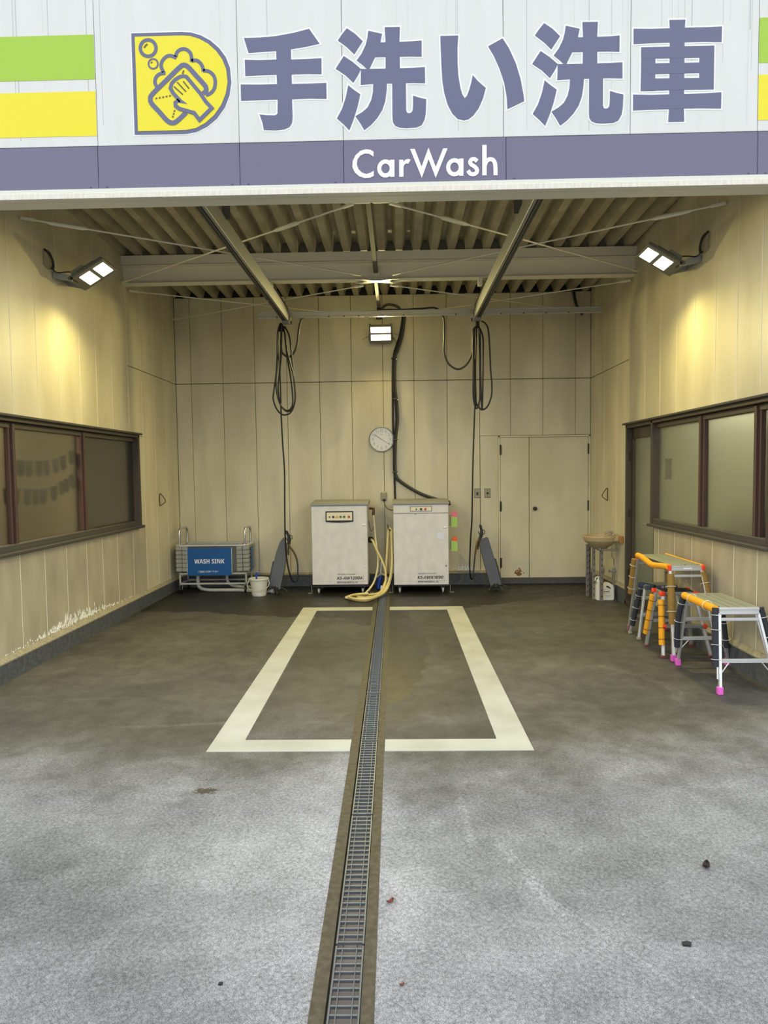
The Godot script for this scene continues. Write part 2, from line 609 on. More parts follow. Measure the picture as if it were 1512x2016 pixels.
	m.uv1_scale = Vector3(1.0 / 6.6, 1.0 / 9.2, 1)
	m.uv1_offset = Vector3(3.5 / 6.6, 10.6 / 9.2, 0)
	# fine crazing laid over it
	var cells := FastNoiseLite.new()
	cells.seed = 77
	cells.noise_type = FastNoiseLite.TYPE_CELLULAR
	cells.cellular_return_type = FastNoiseLite.RETURN_DISTANCE2_SUB
	cells.frequency = 0.05
	cells.fractal_type = FastNoiseLite.FRACTAL_NONE
	cells.domain_warp_enabled = true
	cells.domain_warp_amplitude = 12.0
	var cell := cells.get_seamless_image(512, 512)
	var cd := cell.get_data()
	var gr := noise_image(512, 0.22, 3, 88).get_data()
	var dt := PackedByteArray()
	dt.resize(512 * 512 * 3)
	var bump := PackedByteArray()
	bump.resize(512 * 512)
	for k in 512 * 512:
		var e := smoothstep(2.0, 40.0, float(cd[k]))
		var l := clampf(0.76 + 0.14 * e + (gr[k] / 255.0 - 0.5) * 0.75, 0.0, 1.0)
		dt[k * 3] = int(255 * l)
		dt[k * 3 + 1] = int(255 * l)
		dt[k * 3 + 2] = int(255 * l)
		bump[k] = int(255 * clampf(0.45 + 0.3 * e + (gr[k] / 255.0 - 0.5) * 0.6, 0.0, 1.0))
	m.detail_enabled = true
	m.detail_blend_mode = BaseMaterial3D.BLEND_MODE_MUL
	m.detail_uv_layer = BaseMaterial3D.DETAIL_UV_2
	m.detail_albedo = ImageTexture.create_from_image(Image.create_from_data(512, 512, false, Image.FORMAT_RGB8, dt))
	m.uv2_scale = Vector3(1.75, 1.75, 1)
	var out := mat("forecourt", Color(0.56, 0.56, 0.57), 0.9)
	out.albedo_texture = m.detail_albedo
	out.uv1_scale = Vector3(1.75, 1.75, 1)


# ---------------------------------------------------------------- camera, sky, light
func _ready() -> void:
	rng.seed = 20240
	var cam := Camera3D.new()
	cam.name = "camera"
	add_child(cam)
	cam.position = Vector3(0, 1.70, 0)
	cam.rotation = Vector3(deg_to_rad(-3.2868), deg_to_rad(1.1786), deg_to_rad(-0.7404))
	cam.fov = 72.255
	cam.near = 0.05
	cam.far = 200.0
	var we := WorldEnvironment.new()
	we.name = "environment"
	var env := Environment.new()
	env.background_mode = Environment.BG_SKY
	var sky := Sky.new()
	var sm := ProceduralSkyMaterial.new()       # an even, bright overcast
	sm.sky_top_color = Color(0.955, 0.985, 1.0)
	sm.sky_horizon_color = Color(0.985, 0.995, 1.0)
	sm.ground_horizon_color = Color(0.62, 0.63, 0.63)
	sm.ground_bottom_color = Color(0.5, 0.5, 0.5)
	sm.energy_multiplier = 1.0
	sky.sky_material = sm
	env.sky = sky
	env.background_energy_multiplier = SKY
	env.tonemap_mode = Environment.TONE_MAPPER_LINEAR
	env.tonemap_exposure = EXPOSURE
	env.sdfgi_enabled = true
	env.ssao_enabled = true
	env.ssil_enabled = true
	we.environment = env
	add_child(we)
	materials()
	ground()
	left_wall()
	right_wall()
	back_wall()
	roof()
	fascia()
	structure_above()
	lamps()
	hoses()
	machines()
	wash_sink()
	small_wall_things()
	gun_holders()
	basin()
	platforms()
	bits()


func lens_light(parent: Node3D, at: Vector3, dir: Vector3, energy: float, c: Color) -> void:
	# the beam of one LED panel: its lens gathers the light towards the axis
	var l := SpotLight3D.new()
	l.name = "light"
	parent.add_child(l, true)
	var z := -dir.normalized()
	var x := Vector3.FORWARD.cross(z)
	x = (x if x.length() > 0.1 else Vector3.RIGHT).normalized()
	l.transform = Transform3D(Basis(x, z.cross(x), z), at)
	l.spot_angle = 82.0
	l.spot_angle_attenuation = 1.0
	l.spot_range = 40.0
	l.spot_attenuation = 2.0
	l.light_size = 0.05
	l.light_energy = energy
	l.light_color = c
	l.shadow_enabled = true


func area_light(parent: Node3D, at: Vector3, dir: Vector3, size: Vector2, energy: float, c: Color, right := Vector3.RIGHT) -> void:
	var l := AreaLight3D.new()
	l.name = "light"
	parent.add_child(l, true)
	var z := -dir.normalized()
	var x := (right - z * right.dot(z)).normalized()
	l.transform = Transform3D(Basis(x, z.cross(x), z), at)
	l.area_size = size
	l.area_normalize_energy = true
	l.light_energy = energy
	l.light_color = c
	l.shadow_enabled = true
	l.area_range = 40.0
	l.area_attenuation = 2.0


# ---------------------------------------------------------------- the setting
const FLAT := Basis(Vector3(1, 0, 0), Vector3(0, 0, 1), Vector3(0, -1, 0))   # lays an xy outline down as x, z; pulls it downwards

func gap(x: float, z: float) -> float:
	return x - 0.0048 * (-z - 2.1)      # the drain runs a hair askew


func ground() -> void:
	var xf := Transform3D(FLAT, Vector3.ZERO)
	var mb := MB.new()
	mb.prism([WALL_L - 0.15, -10.6, gap(-0.300, -10.6), -10.6, gap(-0.300, -1.4), -1.4, WALL_L - 0.15, -1.4], 0.0, 0.3, xf)
	mb.prism([gap(-0.094, -10.6), -10.6, WALL_R + 0.15, -10.6, WALL_R + 0.15, -1.4, gap(-0.094, -1.4), -1.4], 0.0, 0.3, xf)
	# flip: the outline is pulled downwards, so its top face is at y = 0
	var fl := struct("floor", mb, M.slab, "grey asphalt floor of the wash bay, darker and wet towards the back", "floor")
	var ap := MB.new()
	ap.prism([WALL_L - 0.15, -1.4, gap(-0.300, -1.4), -1.4, gap(-0.300, 1.0), 1.0, WALL_L - 0.15, 1.0], 0.0, 0.3, xf)
	ap.prism([gap(-0.094, -1.4), -1.4, WALL_R + 0.15, -1.4, WALL_R + 0.15, 1.0, gap(-0.094, 1.0), 1.0], 0.0, 0.3, xf)
	ap.prism([WALL_L - 0.15, 1.0, WALL_R + 0.15, 1.0, WALL_R + 0.15, 24, WALL_L - 0.15, 24], 0.0, 0.3, xf)
	ap.prism([-18, -5.4, WALL_L - 0.15, -5.4, WALL_L - 0.15, 24, -18, 24], 0.0, 0.3, xf)
	ap.prism([WALL_R + 0.15, -5.4, 18, -5.4, 18, 24, WALL_R + 0.15, 24], 0.0, 0.3, xf)
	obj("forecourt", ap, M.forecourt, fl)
	# the drain: kerbs, trench, then the gratings that lie in it
	var kb := MB.new()
	kb.prism([gap(-0.300, -10.4), -10.4, gap(-0.2505, -10.4), -10.4, gap(-0.2505, 1.0), 1.0, gap(-0.300, 1.0), 1.0], -0.002, 0.3, xf)
	obj("kerb_strip", kb, M.kerb_concrete, fl)
	kb = MB.new()
	kb.prism([gap(-0.136, -10.4), -10.4, gap(-0.094, -10.4), -10.4, gap(-0.094, 1.0), 1.0, gap(-0.136, 1.0), 1.0], -0.002, 0.3, xf)
	obj("kerb_strip", kb, M.kerb_concrete, fl)
	kb = MB.new()
	kb.prism([gap(-0.31, -10.5), -10.5, gap(-0.09, -10.5), -10.5, gap(-0.09, 1.0), 1.0, gap(-0.31, 1.0), 1.0], 0.075, 0.3, xf)
	obj("drain_channel", kb, M.trench, fl)
	var long := 0.955
	var side := one(Vector3.ZERO, Vector3(0.007, 0.026, long - 0.008), 0.001).mesh()
	var rib := one(Vector3.ZERO, Vector3(0.004, 0.020, long - 0.02), 0.001).mesh()
	var across := one(Vector3.ZERO, Vector3(0.092, 0.012, 0.006), 0.001).mesh()
	var spots := ["under the yellow hoses at the back wall", "between the two machines and the far white line", "just inside the far white line", "beside the tail of the wet patch", "in the middle of the painted rectangle", "in the front half of the painted rectangle", "crossing the near white line", "just in front of the near white line", "nearest the viewer, widest of the drain"]
	for k in 9:
		var zc := -1.955 - 0.96 * (8 - k)
		var g := thing("drain_grating", "steel ladder grating of the drain, " + spots[k], "grating", Vector3(gap(-0.1915, zc), -0.0145, zc), "drain gratings")
		g.rotation.y = 0.0048
		for s in [-0.048, 0.048]:
			obj("side_bar", side, M.grate_steel, g, Vector3(s, 0, 0))
		for s in [-0.0255, 0.0255]:
			obj("bearing_bar", rib, M.grate_steel, g, Vector3(s, 0.002, 0))
		for i in 25:
			obj("cross_bar", across, M.grate_steel, g, Vector3(0, 0.005, (i - 12) * 0.0385))
	# the painted bay outline
	var pl := thing("bay_marking", "white painted rectangle outline on the floor, split by the drain", "marking", Vector3.ZERO)
	var t := 0.003
	for p in [[-1.195, -4.18, gap(-0.304, -4.2), -4.18, gap(-0.304, -4.36), -4.365, -0.995, -4.365], [gap(-0.094, -4.2) + 0.004, -4.18, 0.806, -4.18, 0.605, -4.365, gap(-0.094, -4.36) + 0.004, -4.365],
		[-1.195, -4.18, -0.995, -4.365, -1.018, -8.54, -1.212, -8.74], [0.806, -4.18, 0.789, -8.74, 0.582, -8.54, 0.605, -4.365],
		[-1.212, -8.74, -1.018, -8.54, gap(-0.304, -8.54), -8.54, gap(-0.304, -8.74), -8.74], [0.789, -8.74, gap(-0.094, -8.74) + 0.004, -8.74, gap(-0.094, -8.54) + 0.004, -8.54, 0.582, -8.54]]:
		var mb2 := MB.new()
		mb2.prism(p, -t, 0.0, xf)
		obj("painted_line", mb2, M.line_paint, pl)


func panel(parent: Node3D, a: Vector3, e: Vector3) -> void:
	# panels under the windows: dirt from splash and stools, plus sill shade painted in
	obj("wall_panel", span(a, e, 0.004), M.cream_panel_grimy_shaded if e.y < 1.1 else M.cream_panel, parent)


const GAP := 0.0025

func lit_joint(parent: Node3D, at: Vector3, deep: bool, edge: float, low_top: float, high: float, foot: float) -> void:
	# pale strip over a side-wall joint: paints in the light its panel edges catch
	var runs := [[foot, 4.5]] if deep and at.z < edge else [[high, 4.5], [foot, low_top]]
	for r in runs:
		if r[1] > r[0]:
			obj("highlight_strip", one(Vector3(at.x, (r[0] + r[1]) / 2, at.z), Vector3(0.003, r[1] - r[0], 0.0065), 0.001), M.joint_highlight, parent)


func left_wall() -> void:
	var mb := MB.new()
	for b in [[0.0, 4.9, -10.7, -8.79], [0.0, 1.04, -8.79, -5.36], [2.197, 4.9, -8.79, -5.36], [0.0, 4.9, -5.36, -5.2]]:
		mb.box(Vector3(WALL_L - 0.10, (b[0] + b[1]) / 2, (b[2] + b[3]) / 2), Vector3(0.14, b[1] - b[0], b[3] - b[2]))
	var w := struct("wall_left", mb, M.cream_backing, "left wall of upright cream panels with a long frosted window", "wall")
	var zs := [-10.45, -9.93, -9.48, -9.03, -8.58, -8.09, -7.675, -7.28, -6.83, -6.405, -5.98, -5.55, -5.2]
	var x0 := WALL_L - 0.03
	for i in zs.size() - 1:
		var a: float = zs[i] + GAP
		var e: float = zs[i + 1] - GAP
		if e < -8.5:
			panel(w, Vector3(x0, 3.04, a), Vector3(WALL_L, 4.5, e))
			if e < -8.8:
				panel(w, Vector3(x0, 0.2, a), Vector3(WALL_L, 3.032, e))
			else:
				panel(w, Vector3(x0, 2.19, a), Vector3(WALL_L, 3.032, e))
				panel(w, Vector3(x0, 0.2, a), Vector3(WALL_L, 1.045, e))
				panel(w, Vector3(x0, 1.049, a), Vector3(WALL_L, 2.186, -8.785))
		else:
			panel(w, Vector3(x0, 2.19, a), Vector3(WALL_L, 4.5, e))
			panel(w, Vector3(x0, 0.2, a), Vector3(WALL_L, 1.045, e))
	for z in zs.slice(1, -1):
		lit_joint(w, Vector3(WALL_L, 0, z), z < -8.55, -8.79, 1.045, 2.19, 0.2)
	# flaking paint low on the panels
	var fk := MB.new()
	for k in 620:
		var t := rng.randf()
		var z := lerpf(-8.75, -5.7, t)
		var crowd := exp(-pow((z + 7.0) / 0.70, 2.0)) + 0.05
		if rng.randf() > crowd * 1.3:
			continue
		var h := rng.randf_range(0.008, 0.05) * (0.25 + crowd)
		var y := 0.205 + absf(rng.randfn(0.0, 0.045)) * crowd
		var wd := rng.randf_range(0.003, 0.016)
		var poly := [z - wd, y, z + wd * 0.9, y + 0.003, z + wd * 0.4, y + h * 0.6, z + rng.randf_range(-0.5, 0.5) * wd, y + h, z - wd * 0.6, y + h * 0.4]
		fk.prism(poly, -0.0015, 0.0005 + rng.randf() * 0.002, Transform3D(Basis(Vector3(0, 0, 1), Vector3(0, 1, 0), Vector3(1, 0, 0)), Vector3(WALL_L, 0, 0)))
	var fo := obj("peeled_paint", fk, M.peeled_paint, w)
	fo.set_meta("kind", "stuff")
	# concrete foot with its painted ledge
	var bp := MB.new()
	bp.prism([WALL_L - 0.1, 0.0, -3.252, 0.0, -3.250, 0.158, WALL_L - 0.1, 0.158], -10.5, -5.2)
	var bb := struct("baseboard_left", bp, M.base_concrete, "grey concrete foot along the left wall below a worn ledge", "baseboard")
	var lp := MB.new()
	lp.prism([WALL_L - 0.1, 0.159, -3.246, 0.159, -3.245, 0.170, WALL_L + 0.001, 0.204, WALL_L - 0.1, 0.204], -10.5, -5.2)
	obj("ledge", lp, M.ledge_paint, bb)
	# the window: frame proud of the wall, three panes in view
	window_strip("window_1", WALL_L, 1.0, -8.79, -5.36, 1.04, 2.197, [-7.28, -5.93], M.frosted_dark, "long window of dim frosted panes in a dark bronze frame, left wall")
	# the dim store room behind it, with two strings of letters hung up close behind the panes
	var rm := MB.new()
	rm.box(Vector3(-4.6, 1.6, -7.0), Vector3(0.08, 2.6, 4.0))
	rm.box(Vector3(-4.0, 1.6, -9.0), Vector3(1.28, 2.6, 0.08))
	rm.box(Vector3(-4.0, 1.6, -5.0), Vector3(1.28, 2.6, 0.08))
	rm.box(Vector3(-4.0, 2.86, -7.0), Vector3(1.28, 0.08, 4.0))
	rm.box(Vector3(-4.0, 0.34, -7.0), Vector3(1.28, 0.08, 4.0))
	rm.box(Vector3(-3.41, 1.6, -8.93), Vector3(0.10, 2.6, 0.14))
	rm.box(Vector3(-3.41, 2.55, -7.0), Vector3(0.10, 0.55, 4.0))
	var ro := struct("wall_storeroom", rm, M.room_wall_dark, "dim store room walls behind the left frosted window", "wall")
	obj("partition", span(Vector3(-3.43, 0.6, -8.84), Vector3(-3.40, 2.3, -7.34), 0.004), M.dark_board, ro)
	room_lamp(Vector3(-4.25, 2.78, -6.5), 9.0, "store room")
	letters_string([-6.04, 1.86, -6.207, 1.845, -6.352, 1.84, -6.532, 1.84, -6.673, 1.845, -6.854, 1.868, -7.012, 1.9, -7.213, 1.955, -7.37, 2.02], "upper string of dark letter cards blurred behind the left window")
	letters_string([-5.963, 1.60, -6.121, 1.588, -6.314, 1.58, -6.45, 1.575, -6.604, 1.578, -6.801, 1.60, -6.971, 1.645, -7.08, 1.67, -7.19, 1.71, -7.312, 1.77], "lower string of dark letter cards blurred behind the left window")


func letters_string(at: Array, label: String) -> void:
	var t := thing("letter_garland", label, "garland", Vector3(-3.375, 0, 0), "letter garlands")
	var line := []
	for p in v2(at):
		line.append(Vector3(0, p.y, p.x))
	obj("string", pipe(line, 0.003, 5), M.bunting, t)
	for p in line:
		var c := MB.new()
		var wd := rng.randf_range(0.05, 0.07)
		c.prism([-wd, 0.0, wd, 0.0, wd * 0.9, -0.12, wd * 0.2, -0.15, -wd * 0.85, -0.125], -0.002, 0.002, Transform3D(Basis(Vector3(0, 0, 1), Vector3(0, 1, 0), Vector3(-1, 0, 0)).rotated(Vector3.RIGHT, rng.randf_range(-0.15, 0.15)), p))
		obj("letter_card", c, M.bunting, t)


func room_lamp(at: Vector3, energy: float, where: String) -> void:
	var t := thing("ceiling_light", "flat light panel under the ceiling of the " + where, "light", at)
	obj("housing", one(Vector3(0, 0.02, 0), Vector3(0.34, 0.04, 1.24), 0.005), M.lamp_box, t)
	obj("diffuser", one(Vector3(0, -0.004, 0), Vector3(0.28, 0.008, 1.16), 0.002), M.lamp_glow, t)
	area_light(t, Vector3(0, -0.02, 0), Vector3.DOWN, Vector2(0.28, 1.16), energy, Color(1.0, 0.95, 0.82))


func window_strip(called: String, x: float, inward: float, z0: float, z1: float, y0: float, y1: float, mullions: Array, glass: Material, label: String) -> void:
	# z0 .. z1 along the wall; inward: +1 where the room lies towards +x
	var fr := MB.new()
	var d := 0.035 * inward
	var t := 0.045
	fr.box(Vector3(x + d * 0.5 - 0.02 * inward, y1 - t / 2 + 0.01, (z0 + z1) / 2), Vector3(0.09, t, z1 - z0), 0.004)
	fr.box(Vector3(x + d * 0.5 - 0.02 * inward, (y0 + y1) / 2, z0 + t / 2), Vector3(0.09, y1 - y0, t), 0.004)
	fr.box(Vector3(x + d * 0.5 - 0.02 * inward, (y0 + y1) / 2, z1 - t / 2), Vector3(0.09, y1 - y0, t), 0.004)
	fr.box(Vector3(x - 0.03 * inward, y1 - 0.062, (z0 + z1) / 2), Vector3(0.05, 0.05, z1 - z0), 0.004)
	var w := struct(called, fr, M.bronze_frame, label, "window")
	var sl := MB.new()
	sl.box(Vector3(x + 0.02 * inward, y0 + 0.012, (z0 + z1) / 2), Vector3(0.11, 0.03, z1 - z0 + 0.03), 0.006)
	sl.box(Vector3(x - 0.005 * inward, y0 + 0.055, (z0 + z1) / 2), Vector3(0.07, 0.06, z1 - z0), 0.006)
	sl.box(Vector3(x + 0.025 * inward, y0 + 0.040, (z0 + z1) / 2), Vector3(0.012, 0.03, z1 - z0), 0.003)
	obj("window_sill", sl, M.sill_dirty, w)
	var hd := MB.new()
	hd.box(Vector3(x + 0.03 * inward, y1 + 0.012, (z0 + z1) / 2), Vector3(0.10, 0.022, z1 - z0 + 0.02), 0.004)
	obj("window_head", hd, M.sill_dirty, w)
	var edges := [z0 + t]
	for m in mullions:
		var mu := MB.new()
		mu.box(Vector3(x - 0.012 * inward, (y0 + y1) / 2, m - 0.018), Vector3(0.05, y1 - y0 - 0.09, 0.036), 0.004)
		mu.box(Vector3(x - 0.032 * inward, (y0 + y1) / 2, m + 0.018), Vector3(0.05, y1 - y0 - 0.09, 0.032), 0.004)
		obj("mullion", mu, M.bronze_mullion, w)
		edges.append(m - 0.034)
		edges.append(m + 0.034)
	edges.append(z1 - t)
	for i in range(0, edges.size(), 2):
		obj("pane", span(Vector3(x - 0.045 * inward, y0 + 0.07, edges[i] - 0.004), Vector3(x - 0.038 * inward, y1 - 0.07, edges[i + 1] + 0.004)), glass, w)


func right_wall() -> void:
	var mb := MB.new()
	for b in [[0.0, 4.9, -10.7, -8.736], [2.23, 4.9, -8.736, -5.36], [0.0, 1.06, -7.87, -5.36], [0.0, 4.9, -5.36, -5.2], [-0.1, 0.04, -8.736, -7.87]]:
		mb.box(Vector3(WALL_R + 0.10, (b[0] + b[1]) / 2, (b[2] + b[3]) / 2), Vector3(0.14, b[1] - b[0], b[3] - b[2]))
	var w := struct("wall_right", mb, M.cream_backing, "right wall of upright cream panels with a glazed door and window", "wall")
	var zs := [-10.45, -10.21, -9.774, -9.215, -8.736, -8.185, -7.716, -7.271, -6.84, -6.397, -5.99, -5.601, -5.2]
	var x1 := WALL_R + 0.03
	for i in zs.size() - 1:
		var a: float = zs[i] + GAP
		var e: float = zs[i + 1] - GAP
		if e < -8.7:
			panel(w, Vector3(WALL_R, 3.04, a), Vector3(x1, 4.5, e))
			panel(w, Vector3(WALL_R, 0.235, a), Vector3(x1, 3.032, e))
		else:
			panel(w, Vector3(WALL_R, 2.225, a), Vector3(x1, 4.5, e))
			if e > -7.8:
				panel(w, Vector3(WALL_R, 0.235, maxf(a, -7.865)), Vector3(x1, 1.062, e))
	for z in zs.slice(1, -1):
		lit_joint(w, Vector3(WALL_R, 0, z), z < -8.73, -8.74, 1.062 if z > -7.8 else 0.0, 2.225, 0.235)
	var bp := MB.new()
	for s in [[-10.5, -8.745], [-7.87, -5.2]]:
		bp.prism([WALL_R + 0.1, 0.0, 2.828, 0.0, 2.825, 0.188, WALL_R + 0.1, 0.188], s[0], s[1])
	var bb := struct("baseboard_right", bp, M.base_concrete, "dark concrete foot along the right wall below a worn ledge", "baseboard")
	var lp := MB.new()
	for s in [[-10.5, -8.75], [-7.865, -5.2]]:
		lp.prism([WALL_R + 0.1, 0.189, 2.818, 0.189, 2.817, 0.200, WALL_R - 0.001, 0.237, WALL_R + 0.1, 0.237], s[0], s[1])
	obj("ledge", lp, M.ledge_paint, bb)
	window_strip("window_2", WALL_R, -1.0, -7.87, -5.36, 1.06, 2.23, [-6.655, -5.63], M.frosted_light, "long window of pale frosted panes in a dark bronze frame, right wall")
	# the glazed door beside it
	var fr := MB.new()
	fr.box(Vector3(WALL_R + 0.01, 1.13, -8.715), Vector3(0.10, 2.22, 0.045), 0.004)
	fr.box(Vector3(WALL_R + 0.035, 1.13, -7.882), Vector3(0.06, 2.22, 0.03), 0.004)
	fr.box(Vector3(WALL_R + 0.01, 2.215, -8.30), Vector3(0.10, 0.05, 0.88), 0.004)
	fr.box(Vector3(WALL_R - 0.03, 2.242, -8.305), Vector3(0.10, 0.022, 0.882), 0.004)
	fr.box(Vector3(WALL_R + 0.02, 0.035, -8.30), Vector3(0.12, 0.07, 0.88), 0.004)
	var dr := struct("door_2", fr, M.bronze_frame, "glazed bronze framed door with frosted pane, beside the right window", "door")
	var lf := MB.new()
	lf.box(Vector3(WALL_R + 0.04, 1.13, -8.66), Vector3(0.04, 2.10, 0.07), 0.004)
	lf.box(Vector3(WALL_R + 0.05, 1.13, -7.922), Vector3(0.03, 2.10, 0.044), 0.004)
	lf.box(Vector3(WALL_R + 0.04, 2.125, -8.30), Vector3(0.04, 0.13, 0.70), 0.004)
	lf.box(Vector3(WALL_R + 0.04, 0.14, -8.30), Vector3(0.04, 0.13, 0.70), 0.004)
	var leaf := obj("door_leaf", lf, M.bronze_frame, dr)
	obj("pane", span(Vector3(WALL_R + 0.038, 0.20, -8.63), Vector3(WALL_R + 0.045, 2.065, -7.94)), M.frosted_light, leaf)
	var hd := MB.new()
	hd.tube([Vector3(WALL_R + 0.03, 1.075, -7.945), Vector3(WALL_R - 0.035, 1.075, -7.945), Vector3(WALL_R - 0.045, 1.07, -7.96), Vector3(WALL_R - 0.045, 1.068, -8.08)], 0.009, 8)
	hd.box(Vector3(WALL_R + 0.018, 1.10, -7.945), Vector3(0.006, 0.16, 0.04), 0.002)
	obj("door_handle", hd, M.chrome, leaf)
	for y in [1.85, 1.15, 0.4]:
		obj("hinge", one(Vector3(WALL_R - 0.005, y, -8.695), Vector3(0.02, 0.11, 0.02), 0.003), M.hinge, dr)
	# warning sticker inside the door glass and a notice on the first pane
	var st := thing("warning_sticker", "small black sticker with a yellow triangle on the door glass", "sticker", Vector3(WALL_R + 0.0365, 1.965, -8.025))
	var sb := one(Vector3.ZERO, Vector3(0.0015, 0.155, 0.115))
	obj("backing", sb, M.plate_dark, st)
	var sx := Transform3D(Basis(Vector3(0, 0, 1), Vector3(0, 1, 0), Vector3(-1, 0, 0)), Vector3(-0.001, 0, 0))
	var tr := MB.new()
	tr.prism([-0.046, -0.032, 0.046, -0.032, 0.0, 0.050], 0.0, 0.001, sx)
	obj("triangle", tr, M.button_yellow, st)
	var np := thing("paper_notice", "sheet of grey paper taped inside the first frosted pane", "paper", Vector3(WALL_R + 0.036, 1.69, -7.56))
	obj("sheet", one(Vector3.ZERO, Vector3(0.001, 0.21, 0.15)), M.paper_grey, np)
	for s in [[-1, -1], [-1, 1], [1, -1], [1, 1]]:
		obj("tape_tab", one(Vector3(-0.001, 0.103 * s[0], 0.072 * s[1]), Vector3(0.001, 0.012, 0.012)), M.plate_dark, np)
	# the office behind: pale walls, a darker cupboard low down
	var rm := MB.new()
	rm.box(Vector3(4.5, 1.3, -7.0), Vector3(0.08, 2.9, 4.2))
	rm.box(Vector3(3.75, 1.3, -9.1), Vector3(1.58, 2.9, 0.08))
	rm.box(Vector3(3.75, 1.3, -5.0), Vector3(1.58, 2.9, 0.08))
	rm.box(Vector3(3.75, 2.71, -7.0), Vector3(1.58, 0.08, 4.2))
	rm.box(Vector3(3.75, -0.04, -7.0), Vector3(1.58, 0.08, 4.2))
	rm.box(Vector3(2.98, 2.5, -7.0), Vector3(0.10, 0.50, 4.2))
	rm.box(Vector3(2.98, 0.5, -6.6), Vector3(0.10, 1.0, 2.5))
	rm.box(Vector3(2.98, 1.3, -8.9), Vector3(0.10, 2.8, 0.28))
	struct("wall_office", rm, M.room_wall, "pale office walls seen blurred through the right frosted window", "wall")
	var cu := thing("office_cabinet", "dark cabinet blurred behind the right window panes", "cabinet", Vector3(3.35, 0.0, -6.0))
	obj("body", one(Vector3(0, 0.66, 0), Vector3(0.4, 1.32, 1.3), 0.01), M.dark_board, cu)
	room_lamp(Vector3(3.6, 2.62, -7.2), 2.2, "office")


